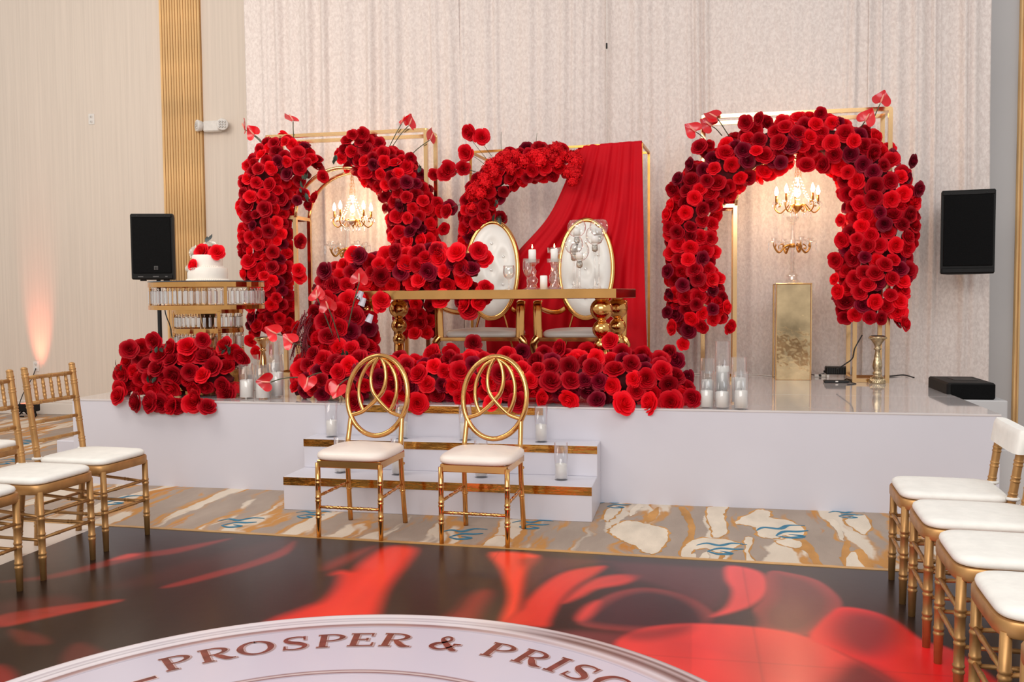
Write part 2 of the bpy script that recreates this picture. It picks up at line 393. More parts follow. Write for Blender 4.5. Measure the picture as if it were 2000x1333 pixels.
# ================================================================== STAGE
root = thing('stage', 'long white platform stage with a glossy top spanning the room', 'stage', ((SX0+SX1)/2, SYF, 0))
def sb(x0, x1, y0, y1, z0, z1, bev=0): return MB().box(((x0+x1)/2, (y0+y1)/2, (z0+z1)/2), (x1-x0, y1-y0, z1-z0), bev=bev)
obj('body', sb(SX0+.004, SX1-.004, SYF+.004, SYB, 0, SZ-.012), WHITE, root, world=True)
for i in range(2):       # two rows of glossy deck panels with a fine joint
    ys = [SYF, 6.62, SYB]
    xs = [SX0, SX0+2.05, SX0+4.1, SX1]
    for k in range(3):
        obj('deck_panel', sb(xs[k]+.0008, xs[k+1]-.0008, ys[i]+(.0008 if i else 0), ys[i+1]-.0008, SZ-.012, SZ, .0015), STOP, root, world=True)
obj('gold_edge_strip', sb(STX0+.28, STX1-.02-.35, SYF-.003, SYF+.001, SZ-.055, SZ-.008), FOIL, root, world=True)
steps = thing('stage_steps', 'white two-tread step unit edged in gold foil in front of the stage', 'steps', ((STX0+STX1)/2, SYF-T1-T2, 0))
obj('lower_step', sb(STX0, STX1, SYF-T1-T2, SYF-.002, 0, Z1, .003), WHITE, steps, world=True)
obj('upper_step', sb(STX0, STX1, SYF-T2, SYF-.002, Z1, Z2, .003), WHITE, steps, world=True)
obj('gold_strip', sb(STX0, STX1, SYF-T1-T2-.003, SYF-T1-T2, Z1-.052, Z1-.002), FOIL, steps, world=True)
obj('gold_strip', sb(STX0, STX1, SYF-T2-.003, SYF-T2, Z2-.05, Z2-.002), FOIL, steps, world=True)
single('side_step', sb(-4.58, SX0-.006, 5.80, 6.40, 0, .29, .006), WHITE, 'small white box step at the left end of the stage', 'step')

# ================================================================== CURTAIN
def velvet_material():
    m = mat('crushed_velvet', lin((226, 212, 202)), .55, sheen=.3, sheenr=.4, sheentint=(1, .96, .92)); nt = m.node_tree; N = nt.nodes; L = nt.links
    tc = N.new('ShaderNodeTexCoord'); b = N['Principled BSDF']
    mp = N.new('ShaderNodeMapping'); mp.inputs['Scale'].default_value = (1.2, 1, .8); L.new(tc.outputs['Object'], mp.inputs[0])
    n1 = N.new('ShaderNodeTexNoise'); n1.inputs['Scale'].default_value = 42; n1.inputs['Detail'].default_value = 7; n1.inputs['Distortion'].default_value = .5; L.new(mp.outputs[0], n1.inputs[0])
    r = N.new('ShaderNodeValToRGB'); e = r.color_ramp.elements; e[0].position = .36; e[1].position = .66
    e[0].color = lin((213, 200, 194))+(1,); e[1].color = lin((231, 220, 214))+(1,); L.new(n1.outputs[0], r.inputs[0]); L.new(r.outputs[0], b.inputs['Base Color'])
    bp = N.new('ShaderNodeBump'); bp.inputs['Strength'].default_value = .35; bp.inputs['Distance'].default_value = .010; L.new(n1.outputs[0], bp.inputs['Height']); L.new(bp.outputs[0], b.inputs['Normal'])
    return m
VELVET = velvet_material()
cx0 = atY(484, 350, CURY).x; cx1 = atY(1938, 200, CURY).x
def curtain(xa, xb, seed, label):
    r = random.Random(seed); n = int((xb-xa)/.011)
    X = np.linspace(xa, xb, n); D = np.zeros(n)
    x = xa
    while x < xb:          # narrow pleats of uneven width and depth
        w = r.uniform(.025, .12); a = r.uniform(.016, .065)*(1 if r.random() > .4 else .25); D += a*np.exp(-((X-x)/(w*.42))**2); x += w*r.uniform(.8, 1.8)
    D += .018*np.sin(X*2.3+seed)+.012*np.sin(X*5.1+2*seed)
    nz = 26; Zs = np.linspace(0.01, 5.2, nz)
    V = np.zeros((nz, n, 3))
    for j, z in enumerate(Zs):
        ph = .012*np.sin(z*1.3+X*1.7+seed)
        V[j, :, 0] = X+.012*np.sin(z*.9+X*3); V[j, :, 1] = CURY-D*(.75+.25*np.sin(z*.8+X*2.2))+ph; V[j, :, 2] = z
    f = [(j*n+i, j*n+i+1, (j+1)*n+i+1, (j+1)*n+i) for j in range(nz-1) for i in range(n-1)]
    mb = MB(); mb.v = [tuple(p) for p in V.reshape(-1, 3).tolist()]; mb.f = f; mb.sm = [True]*len(f)
    o = single('velvet_curtain', mb, VELVET, label, 'curtain', 'ivory backdrop curtains')
    md = o.modifiers.new('thickness', 'SOLIDIFY'); md.thickness = .006; md.offset = 1
cs = [cx0, atY(900, 200, CURY).x, atY(1187, 200, CURY).x, atY(1695, 200, CURY).x, cx1]
for i, lb in enumerate(['ivory crushed velvet curtain hanging behind the left rose arch', 'ivory crushed velvet curtain above the red drape, left of the hanging cord', 'ivory crushed velvet curtain between the hanging cord and the right arch', 'ivory crushed velvet curtain at far right beside the black wall speaker']):
    curtain(cs[i]-(.02 if i else 0), cs[i+1], 3+i, lb)
p = atY(1185, 90, CURY-.10)
cd_ = thing('hanging_cord', 'thin pale cord with a black clip hanging down the curtain', 'cord', (p.x, p.y, atY(1185, 285, p.y).z))
obj('cord_line', MB().tube([(p.x, p.y, atY(1185, 285, p.y).z), (p.x, p.y, 5.1)], .003, 6), WCORD, cd_, world=True)
obj('clip', MB().box((p.x, p.y-.004, p.z), (.014, .014, .05), bev=.003), BLACK, cd_, world=True)

# ================================================================== DANCE FLOOR
DX0 = -3.39; DX1 = 2.6; DY0 = 1.2
def edge_y(x): return 4.513+(x-.91)*(-.0288)
DZ = .004
root = thing('dance_floor', 'glossy printed dance floor with a rose picture and white monogram medallion', 'dance floor', (0, 3, 0))
def soft(v): return np.clip(v, 0, 1)
def poly_sdf(X, Y, P):
    P = np.array(P); d = np.full(X.shape, 1e9); ins = np.zeros(X.shape, bool)
    n = len(P)
    for i in range(n):
        a = P[i]; b = P[(i+1) % n]; e = b-a; wx = X-a[0]; wy = Y-a[1]
        t = np.clip((wx*e[0]+wy*e[1])/(e@e+1e-12), 0, 1); d = np.minimum(d, np.hypot(wx-e[0]*t, wy-e[1]*t))
        cnd = ((a[1] > Y) != (b[1] > Y)) & (X < (b[0]-a[0])*(Y-a[1])/(b[1]-a[1]+1e-12)+a[0]); ins ^= cnd
    return np.where(ins, d, -d)
nx, ny = 640, 380
U = np.linspace(0, 1, nx); V = np.linspace(0, 1, ny)
GX = np.tile(DX0+(DX1-DX0)*U, (ny, 1)); GY = DY0+(edge_y(GX)-DY0)*V[:, None]
colr = np.zeros((ny, nx, 3)); colr[:] = lin((40, 28, 24))
g = soft((GX+2.2)/3); colr = colr*(1+.25*g[..., None])  # ground lightened rightwards, the washed reflection put into its colour
A5 = lambda L: [(x/2, 1000+y/2) for x, y in L]
A6 = lambda L: [(1000+x/2, 1000+y/2) for x, y in L]
def petal(pts, c0, c1=None, sf=.03, alpha=1., d0=0., dr=.25):
    """printed petal: colour c0 at the rim going to c1 inside over dr metres"""
    global colr
    P = [tuple(q)[:2] for q in catmull([(*tuple(atZ(x, y, DZ))[:2], 0) for x, y in pts], 4, True)]
    sd = poly_sdf(GX, GY, P); a = soft((sd+sf*.5)/sf); a = a*a*(3-2*a)*alpha
    c0 = np.array(lin(c0)); c1 = np.array(lin(c1)) if c1 else c0
    t = soft((sd-d0)/dr)[..., None]; c = c0*(1-t)+c1*t
    colr = colr*(1-a[..., None])+c*a[..., None]
# picture of a rose, petal by petal
petal(A5([(1260, 225), (1290, 195), (1400, 150), (1470, 135), (1400, 180), (1300, 225)]), (120, 40, 34), (165, 52, 42), .09)
petal(A5([(1515, 138), (1620, 145), (1590, 200), (1540, 260), (1500, 320), (1470, 400), (1440, 440), (1060, 440), (1180, 380), (1260, 350), (1310, 300), (1330, 250), (1300, 245), (1330, 232), (1380, 232), (1420, 195)]), (232, 46, 34), (255, 66, 44), .10)
petal(A5([(1700, 440), (1790, 380), (1830, 330), (1890, 305), (1920, 320), (1890, 370), (1840, 440)]), (130, 40, 34), (176, 52, 42), .10)
petal(A5([(640, 292), (800, 245), (960, 200), (1080, 155), (1150, 115), (1120, 165), (980, 218), (820, 262), (680, 294)]), (150, 44, 38), None, .05, .8)
petal(A5([(380, 300), (600, 240), (800, 180), (1080, 110), (1150, 115), (1000, 190), (800, 240), (600, 285)]), (70, 34, 28), None, .14, .55)
petal(A5([(0, 275), (200, 245), (400, 195), (500, 165), (640, 150), (900, 105), (700, 160), (560, 180), (430, 210), (200, 262)]), (150, 46, 40), None, .06, .7)
petal(A5([(430, 190), (500, 166), (545, 168), (490, 184)]), (225, 70, 60), None, .05, .8)
petal(A5([(0, 450), (180, 415), (470, 350), (380, 352), (200, 372), (0, 405)]), (185, 52, 44), (90, 36, 30), .05, .85)
petal(A5([(0, 405), (200, 372), (300, 362), (250, 330), (100, 340), (0, 360)]), (95, 34, 30), None, .12, .6)
petal(A5([(40, 460), (150, 480), (200, 515), (100, 520), (60, 500)]), (100, 42, 36), None, .05, .9)
petal(A5([(240, 590), (270, 530), (320, 513), (400, 545), (430, 570), (300, 640)]), (96, 40, 34), None, .06, .9)
petal(A5([(-60, 640), (0, 600), (60, 640), (40, 700), (-60, 720)]), (140, 40, 36), None, .06, .9)
petal(A6([(-80, 160), (100, 172), (62, 230), (45, 290), (30, 350), (15, 400), (-40, 430), (-10, 330), (-40, 230)]), (255, 70, 48), None, .07)
petal(A6([(-60, 460), (0, 405), (40, 380), (60, 345), (130, 280), (220, 232), (360, 212), (330, 242), (250, 290), (190, 350), (150, 420), (130, 450), (0, 450)]), (220, 52, 40), (255, 66, 46), .06)
petal(A6([(60, 180), (400, 195), (300, 205), (150, 250), (80, 300), (50, 330), (55, 240)]), (96, 46, 44), None, .08, .7)
petal(A6([(200, 357), (250, 308), (330, 262), (420, 246), (500, 250), (440, 282), (330, 302), (270, 332)]), (215, 60, 50), (170, 48, 42), .06)
petal(A6([(260, 440), (300, 372), (400, 318), (520, 298), (650, 318), (740, 358), (790, 405), (775, 460), (500, 470)]), (140, 56, 54), (56, 38, 42), .05, 1, .01, .07)
petal(A6([(255, 410), (290, 370), (340, 350), (310, 400), (270, 425)]), (225, 66, 60), None, .07, .85)
petal(A6([(400, 200), (700, 215), (870, 228), (850, 300), (800, 380), (700, 340), (560, 285), (480, 262)]), (92, 44, 48), None, .10, .8)
petal(A6([(845, 212), (960, 232), (1002, 280), (985, 330), (930, 370), (850, 400), (780, 410), (840, 370), (860, 310), (835, 260)]), (235, 72, 70), (206, 60, 60), .05)
petal(A6([(1000, 236), (1100, 243), (1200, 272), (1272, 328), (1288, 372), (1260, 420), (1180, 475), (1060, 480), (950, 450), (935, 390), (990, 330)]), (160, 60, 58), (112, 52, 50), .03, 1, 0, .08)
petal(A6([(780, 420), (850, 400), (935, 385), (960, 450), (780, 455)]), (52, 36, 40), None, .06)
petal(A6([(120, 470), (420, 480), (640, 600), (500, 640), (300, 560), (150, 500)]), (130, 58, 60), None, .10, .7)
petal(A6([(400, 520), (500, 460), (700, 438), (960, 452), (1150, 488), (1300, 560), (1450, 640), (1540, 720), (1400, 800), (700, 800), (640, 640), (500, 560)]), (238, 66, 60), (214, 60, 60), .04, 1, 0, .3)
petal(A6([(440, 470), (560, 455), (700, 440), (690, 470), (560, 500), (460, 500)]), (120, 46, 48), None, .10, .7)
petal(A6([(1160, 495), (1195, 442), (1240, 400), (1290, 373), (1400, 388), (1500, 428), (1600, 500), (1720, 540), (1880, 650), (1960, 740), (1700, 800), (1560, 720), (1440, 630), (1260, 540)]), (240, 44, 44), (228, 26, 36), .035, 1, 0, .3)
petal(A6([(1300, 400), (1400, 400), (1500, 440), (1490, 520), (1400, 560), (1290, 520), (1250, 450)]), (120, 40, 44), None, .16, .8)
petal(A6([(1250, 650), (1330, 590), (1430, 620), (1560, 720), (1300, 760), (1240, 720)]), (80, 34, 38), None, .12, .85)
vx = np.random.default_rng(3)
def vnoise(fx, fy, seed):
    g_ = np.random.default_rng(seed).random((64, 64)); a_ = (GX*fx) % 63; b_ = (GY*fy) % 63; i_ = a_.astype(int); j_ = b_.astype(int); u_ = a_-i_; v_ = b_-j_; u_ = u_*u_*(3-2*u_); v_ = v_*v_*(3-2*v_)
    return (g_[j_, i_]*(1-u_)+g_[j_, i_+1]*u_)*(1-v_)+(g_[j_+1, i_]*(1-u_)+g_[j_+1, i_+1]*u_)*v_
colr *= (.78+.44*(.6*vnoise(3.2, 2.1, 1)+.4*vnoise(14, 3, 2)))[..., None]
# fine joints of the floor panels
for xx in (-2.2, -.98, .24, 1.46):
    colr *= (1-.20*np.exp(-((GX-xx)/.006)**2))[..., None]
for yy in (3.3, 2.1):
    colr *= (1-.15*np.exp(-((GY-yy)/.006)**2))[..., None]
def vgrid(name, X, Y, Zc, C, m):
    ny_, nx_ = X.shape; me = bpy.data.meshes.new(name)
    vs = np.stack([X, Y, np.broadcast_to(Zc, X.shape)], -1).reshape(-1, 3).astype('f')
    i = np.arange(ny_-1)[:, None]*nx_+np.arange(nx_-1)[None]; F = np.stack([i, i+1, i+nx_+1, i+nx_], -1).reshape(-1)
    me.vertices.add(len(vs)); me.vertices.foreach_set('co', vs.reshape(-1)); me.loops.add(len(F)); me.loops.foreach_set('vertex_index', F.astype('i'))
    nf = len(F)//4; me.polygons.add(nf); me.polygons.foreach_set('loop_start', np.arange(nf, dtype='i')*4)
    me.update(calc_edges=True)
    at = me.color_attributes.new('Col', 'FLOAT_COLOR', 'POINT'); at.data.foreach_set('color', np.concatenate([C.reshape(-1, 3), np.ones((len(vs), 1))], 1).astype('f').reshape(-1))
    me.materials.append(m); return me
PRINT = vcolmat('gloss_vinyl_print', .30, coat=.10, coatr=.14, bump=(14, .03), spec=.32)
o = obj('printed_surface', vgrid('printed_surface', GX, GY-3, DZ, colr, PRINT), None, root)
obj('base_board', MB().add([(DX0, DY0, 0), (DX1, DY0, 0), (DX1, edge_y(DX1), 0), (DX0, edge_y(DX0), 0), (DX0, DY0, DZ-.001), (DX1, DY0, DZ-.001), (DX1, edge_y(DX1), DZ-.001), (DX0, edge_y(DX0), DZ-.001)], [(4, 5, 6, 7), (0, 1, 5, 4), (1, 2, 6, 5), (2, 3, 7, 6), (3, 0, 4, 7)], False), mat('black_board', (.02, .018, .016), .5, var=(5, .2)), root, world=True)
def quadstrip(x0, x1, y0f, y1f, z0, z1):
    return MB().add([(x0, y0f(x0), z0), (x1, y0f(x1), z0), (x1, y1f(x1), z0), (x0, y1f(x0), z0), (x0, y0f(x0), z1), (x1, y0f(x1), z1), (x1, y1f(x1), z1), (x0, y1f(x0), z1)], [(4, 5, 6, 7), (0, 1, 5, 4), (1, 2, 6, 5), (2, 3, 7, 6), (3, 0, 4, 7)], False)
obj('gold_edge_trim', quadstrip(-6.2, DX1, lambda x: edge_y(x)+.001, lambda x: edge_y(x)+.034, 0, .006), mat('gold_edge_trim', lin((214, 170, 106)), .4, .5, var=(8, .1)), root, world=True)
obj('white_border', quadstrip(-6.2, DX0-.001, lambda x: DY0, edge_y, 0, .0035), mat('white_vinyl', lin((232, 222, 212)), .3, var=(2, .03)), root, world=True)
# medallion
MC = Vector((-1.001, 2.098)); MR = 1.455
med = thing('medallion_holder', '', ''); bpy.data.objects.remove(med)
def ringgrid(name, r0, r1, nr, colf, z):
    na = 241; A = np.linspace(0, 2*PI, na); Rr = np.linspace(r0, r1, nr)
    AA, RR = np.meshgrid(A, Rr); return vgrid(name, MC.x+RR*np.sin(AA), MC.y-3+RR*np.cos(AA), z, colf(RR, AA), PRINTW)
PRINTW = vcolmat('gloss_white_print', .25, coat=.3, coatr=.15)
def lerpcol(R, stops):
    r = np.array([s[0] for s in stops]); C = np.array([lin(s[1]) for s in stops]); return np.stack([np.interp(R, r, C[:, k]) for k in range(3)], -1)
disc = lambda R, A: lerpcol(R, [(0, (212, 205, 220)), (1.33, (208, 201, 216))])
obj('medallion', ringgrid('medallion', 0.002, 1.335, 8, disc, DZ+.0008), None, root)
def rimc(R, A):
    c = lerpcol(R, [(1.31, (208, 201, 216)), (1.33, (170, 138, 138)), (1.345, (150, 118, 118)), (1.352, (226, 216, 224)), (1.372, (236, 230, 236)), (1.384, (190, 180, 190)), (1.392, (230, 224, 230)), (1.412, (196, 186, 196)), (1.42, (238, 232, 238)), (1.447, (232, 224, 230)), (1.455, (180, 160, 160))])
    d = lerpcol(R, [(1.31, (208, 201, 216)), (1.33, (200, 180, 182)), (1.35, (222, 210, 216)), (1.375, (150, 124, 122)), (1.39, (112, 84, 80)), (1.41, (190, 170, 170)), (1.425, (120, 92, 88)), (1.44, (210, 196, 198)), (1.455, (170, 140, 140))])
    t = np.clip((A-.05)/.35, 0, 1)*np.clip((1.9-A)/.5, 0, 1); t = t[..., None]; return c*(1-t)+d*t
obj('medallion_rim', ringgrid('medallion_rim', 1.31, MR, 40, rimc, DZ+.0014), None, root)
obj('inner_ring', ringgrid('inner_ring', .865, .905, 12, lambda R, A: lerpcol(R, [(.865, (208, 200, 214)), (.876, (128, 92, 94)), (.886, (222, 206, 208)), (.896, (140, 104, 104)), (.905, (210, 203, 218))]), DZ+.0014), None, root)
# lettering: strokes with thick stems, hairlines and serifs, units of cap height
def glyph_strokes(ch):
    st = []          # (points, widths)
    def stem(x, w=.20, y0=0., y1=1.): st.append(([(x, y0), (x, y1)], [w, w]))
    def hair(a, b, w=.06): st.append(([a, b], [w, w]))
    def serif(x, y, l=.36): st.append(([(x-l/2, y), (x+l/2, y)], [.055, .055]))
    def arc(pts, ws):
        P = [tuple(q)[:2] for q in catmull([(x, y, 0) for x, y in pts], 8)]; n = len(P); st.append((P, [np.interp(i/(n-1), np.linspace(0, 1, len(ws)), ws) for i in range(n)]))
    if ch in 'PR':
        stem(.22); serif(.22, .027); serif(.2, .973, .32)
        arc([(.25, .965), (.55, .965), (.78, .87), (.86, .73), (.78, .59), (.55, .49), (.30, .48)], [.05, .06, .10, .19, .10, .06, .05])
        if ch == 'R':
            arc([(.48, .48), (.62, .30), (.80, .08), (.98, .03)], [.08, .20, .20, .08]); serif(.98, .03, .2)
    elif ch == 'O':
        arc([(.55+.50*math.sin(a), .5+.48*math.cos(a)) for a in np.linspace(0, 2*PI, 17)], [.06, .12, .21, .12, .06, .12, .21, .12, .06])
    elif ch == 'S':
        arc([(.80, .74), (.76, .92), (.50, .98), (.24, .90), (.18, .72), (.34, .57), (.60, .46), (.80, .28), (.72, .09), (.46, .02), (.18, .08), (.14, .28)], [.05, .06, .06, .10, .15, .20, .20, .16, .10, .06, .05, .05])
        st.append(([(.80, .72), (.80, .98)], [.04, .07])); st.append(([(.13, .02), (.14, .3)], [.07, .04]))
    elif ch == 'E':
        stem(.24); serif(.24, .027); serif(.24, .973); hair((.2, .965), (.80, .965)); hair((.2, .035), (.86, .035)); hair((.25, .51), (.66, .51)); st.append(([(.80, .99), (.80, .78)], [.07, .04])); st.append(([(.86, 0.), (.88, .25)], [.07, .04])); st.append(([(.66, .60), (.66, .42)], [.06, .06]))
    elif ch == 'I':
        stem(.2); serif(.2, .027); serif(.2, .973)
    elif ch == 'C':
        arc([(.92, .72), (.86, .92), (.58, .98), (.25, .86), (.10, .5), (.25, .14), (.58, .02), (.86, .10), (.94, .24)], [.06, .08, .07, .13, .22, .13, .07, .06, .05]); st.append(([(.92, .70), (.93, .98)], [.04, .07]))
    elif ch == '&':
        arc([(.95, .42), (.86, .45), (.74, .24), (.52, .04), (.28, .03), (.10, .18), (.16, .38), (.42, .54), (.58, .72), (.52, .92), (.36, .96), (.27, .80), (.40, .58), (.66, .26), (.86, .05), (1.0, .03)], [.06, .06, .06, .07, .09, .17, .16, .07, .09, .08, .06, .10, .18, .20, .16, .06])
        hair((.78, .46), (1.02, .46), .06)
    elif ch == '-':
        hair((.0, .9), (.5, .9), .07)
    return st
GW = dict(P=.92, R=1.05, O=1.12, S=.95, E=1.0, I=.42, C=1.05)
GW['&'] = 1.08; GW['-'] = .5
def letter_mesh(ch, h, grow, m):
    mb = MB(); wx = .88
    for si, (P, ws) in enumerate(glyph_strokes(ch)):
        vs = []; n = len(P)
        for i in range(n):
            a = Vector(P[max(0, i-1)]+(0,)); b = Vector(P[min(n-1, i+1)]+(0,)); t = (b-a).normalized(); nn = Vector((-t.y, t.x, 0)); p = Vector(P[i]+(0,))
            ext = -t*grow if i == 0 else (t*grow if i == n-1 else Vector())
            for sg in (1, -1):
                q = p+ext+nn*sg*(ws[i]/2+grow); vs.append(((q.x-GW[ch]/2)*h*wx, (q.y-.5)*h, .00006*si))
        mb.add(vs, [(2*i, 2*i+1, 2*i+3, 2*i+2) for i in range(n-1)], False)
    return mb.mesh('letter', m)
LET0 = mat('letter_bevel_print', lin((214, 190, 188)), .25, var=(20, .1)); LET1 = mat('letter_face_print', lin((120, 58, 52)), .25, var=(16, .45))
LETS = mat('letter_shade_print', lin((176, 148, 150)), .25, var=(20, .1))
for ch, an in zip('PROSPER&PRISC', [-45.6, -38.8, -31.7, -24.7, -18.2, -12.2, -5.8, 4.1, 14.4, 21.3, 26.7, 31.6, 38.2]):
    a = math.radians(an); rr = 1.178; hh = .128
    pos = (MC.x+rr*math.sin(a), MC.y-3+rr*math.cos(a), 0)
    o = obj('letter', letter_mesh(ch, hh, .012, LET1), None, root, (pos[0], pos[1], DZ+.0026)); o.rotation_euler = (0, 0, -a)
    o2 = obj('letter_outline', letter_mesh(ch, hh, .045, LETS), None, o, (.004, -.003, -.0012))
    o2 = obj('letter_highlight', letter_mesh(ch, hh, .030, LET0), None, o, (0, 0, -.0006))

a = math.radians(-52.3)
o = obj('printed_mark', MB().box((0, 0, 0), (.075, .022, .0004)), LET1, root, (MC.x+1.092*math.sin(a), MC.y-3+1.092*math.cos(a), DZ+.0026)); o.rotation_euler = (0, 0, -a)
o2 = obj('mark_outline', MB().box((0, 0, 0), (.085, .034, .0004)), LET0, o, (0, 0, -.0006))

# ================================================================== CHAIRS
def bamboo(p0, p1, r, rings, seg=10):
    """turned rod with paired ring beads"""
    P0, P1 = Vector(p0), Vector(p1); pts = [P0]; rs = [r*.85]
    L = (P1-P0).length
    st = sorted(rings)
    for t in st:
        for dt, k in ((-.016/L, 1.0), (-.013/L, 1.15), (-.006/L, 1.15), (-.003/L, 1.0), (.003/L, 1.0), (.006/L, 1.15), (.013/L, 1.15), (.016/L, 1.0)):
            pts.append(P0.lerp(P1, t+dt)); rs.append(r*k)
    pts.append(P1); rs.append(r*.95)
    return MB().tube(pts, rs, seg)
def chiavari(name, label, loc, rz, cover=False):
    """faces +x, origin on the floor under the seat centre"""
    t = thing(name, label, 'chair', loc, rz)
    fx, ry = .185, .168; top = .735 if cover else .950; bxt = -.262 if cover else -.288
    for s in (-1, 1):
        obj('front_leg', bamboo((fx, s*ry, 0), (fx-.005, s*ry, .42), .0165, (.28, .5, .72)), GOLDP, t)
        b0, b1, b2 = Vector((-.262, s*.155, 0)), Vector((-.220, s*.17, .43)), Vector((bxt, s*.175, top))
        pts = []; rs = []
        for q in range(0, 25):
            u = q/24; p = b0.lerp(b1, u/.46) if u < .46 else b1.lerp(b2, (u-.46)/.54)
            pts.append(p); rs.append(.017)
        mb = MB().tube(pts, rs, 10)
        for u in (.12, .24, .36, .56, .68, .80, .90, .965):
            p = b0.lerp(b1, u/.46) if u < .46 else b1.lerp(b2, (u-.46)/.54); d = ((b1-b0) if u < .46 else (b2-b1)).normalized()
            for o_ in (-.012, .004): mb.tube([p+d*o_, p+d*(o_+.003), p+d*(o_+.008), p+d*(o_+.011)], [.017, .0192, .0192, .017], 10, False)
        mb.ball(b2+Vector((-.001, 0, .004)), .018, 10, 6, (1, 1, .6))
        obj('back_post', mb, GOLDP, t)
        obj('side_stretcher', bamboo((fx, s*ry, .30), (-.235, s*.166, .33), .0085, (.3, .7), 8), GOLDP, t)
        obj('side_stretcher', bamboo((fx, s*ry, .19), (-.245, s*.162, .19), .0085, (.3, .7), 8), GOLDP, t)
    for z in (.31, .20): obj('front_stretcher', bamboo((fx, -ry, z), (fx, ry, z), .0085, (.3, .7), 8), GOLDP, t)
    for z in (.33, .22): obj('rear_stretcher', MB().tube([(-.24, -.163, z), (-.24, .163, z)], .008, 8), GOLDP, t)
    def bx_(z): return -.220+(z-.43)/(top-.43)*(bxt+.220)
    for z in ((.565, .665, .77, .905) if not cover else (.70,)):
        obj('back_rail', bamboo((bx_(z), -.172, z), (bx_(z), .172, z), .011 if z in (.77, .905) else .0095, (.2, .5, .8), 8), GOLDP, t)
    for k in range(0 if cover else 5):
        y = -.172+.344*(k+1)/6; obj('spindle', bamboo((bx_(.77), y, .77), (bx_(.905), y, .905), .0085, (.3, .65), 8), GOLDP, t)
    mb = MB(); e = 6.0; pr = [(.985, .408), (1.0, .414), (1.0, .446), (.985, .452)]
    def fn(u, v):
        q = pr[min(3, int(round(v*3)))]; a = 2*PI*u; x = math.copysign(abs(math.cos(a))**(2/e), math.cos(a)); y = math.copysign(abs(math.sin(a))**(2/e), math.sin(a))
        return (x*.228*q[0]-.021, y*(.20+.006*x)*q[0], q[1])
    mb.grid(fn, 40, 4, True, True); n0 = len(mb.v); mb.add([mb.v[i] for i in range(120, 160)], [tuple(range(40))]); mb.add([mb.v[i] for i in range(40)], [tuple(range(40))[::-1]])
    obj('seat_frame', mb, GOLDP, t)
    cu = obj('seat_pad', MB().cushion((-.014, 0, .452), .425, .395, .040, 6.0, 44, 6, .18), PADW, t)
    for s in (-1, 1): obj('tie', MB().tube([(-.228+.022*math.cos(a), s*.17+.022*math.sin(a), .475) for a in np.linspace(0, 2*PI, 10)], (.0075), 6), PADW, cu)
    if cover:
        mb = MB()
        def cf(u, v):
            a = 2*PI*u; ex = math.copysign(abs(math.cos(a))**.45, math.cos(a)); ey = math.copysign(abs(math.sin(a))**.45, math.sin(a)); z = .665+.098*v
            k = 1-.25*max(0, v-.85)/.15*1.2
            return (bx_(z)+ex*.032*k+.003, ey*.215*(1-.03*v), z)
        mb.grid(cf, 36, 10, True, True); mb.add([cf(i/36, 1) for i in range(36)], [tuple(range(36))]); mb.add([cf(i/36, 0) for i in range(36)], [tuple(range(36))[::-1]])
        obj('back_cover', mb, PADW, t)
    return t
chA = chiavari('chiavari_chair', 'gold spindle-back chair with white pad, farthest of the left row, nearest the stage', (-3.196, 4.356, DZ), -.06)
chA['group'] = 'gold spindle chairs beside the dance floor'
G1 = 'gold spindle chairs beside the dance floor'
dup(chA, (-3.183, 3.867, DZ), -.05, 'gold spindle-back chair with white pad, second from the stage in the left row', G1)
dup(chA, (-3.197, 3.375, DZ), -.05, 'gold spindle-back chair with white pad, cut by the left frame edge in front', G1)
dup(chA, (-4.13, 4.50, .0035), 0, 'gold spindle-back chair behind the left row, only its seat corner showing', G1)
rx = .905+.185
chR = chiavari('chiavari_chair', 'gold chair with white pad and white padded back cover, farthest of the right row', (1.075, 4.199, DZ), PI-.07, True); chR['group'] = G1
lbs = ['gold chair with white seat pad, second from the stage in the right row', 'gold chair with white seat pad, third from the stage in the right row', 'gold chair with white seat pad, fourth from the stage in the right row', 'gold chair with white seat pad cut by the lower right corner of the picture']
for i, lb in enumerate(lbs):
    dup(chR, (1.055-.02*i, 4.199-.485*(i+1), DZ), PI-.07, lb, G1)

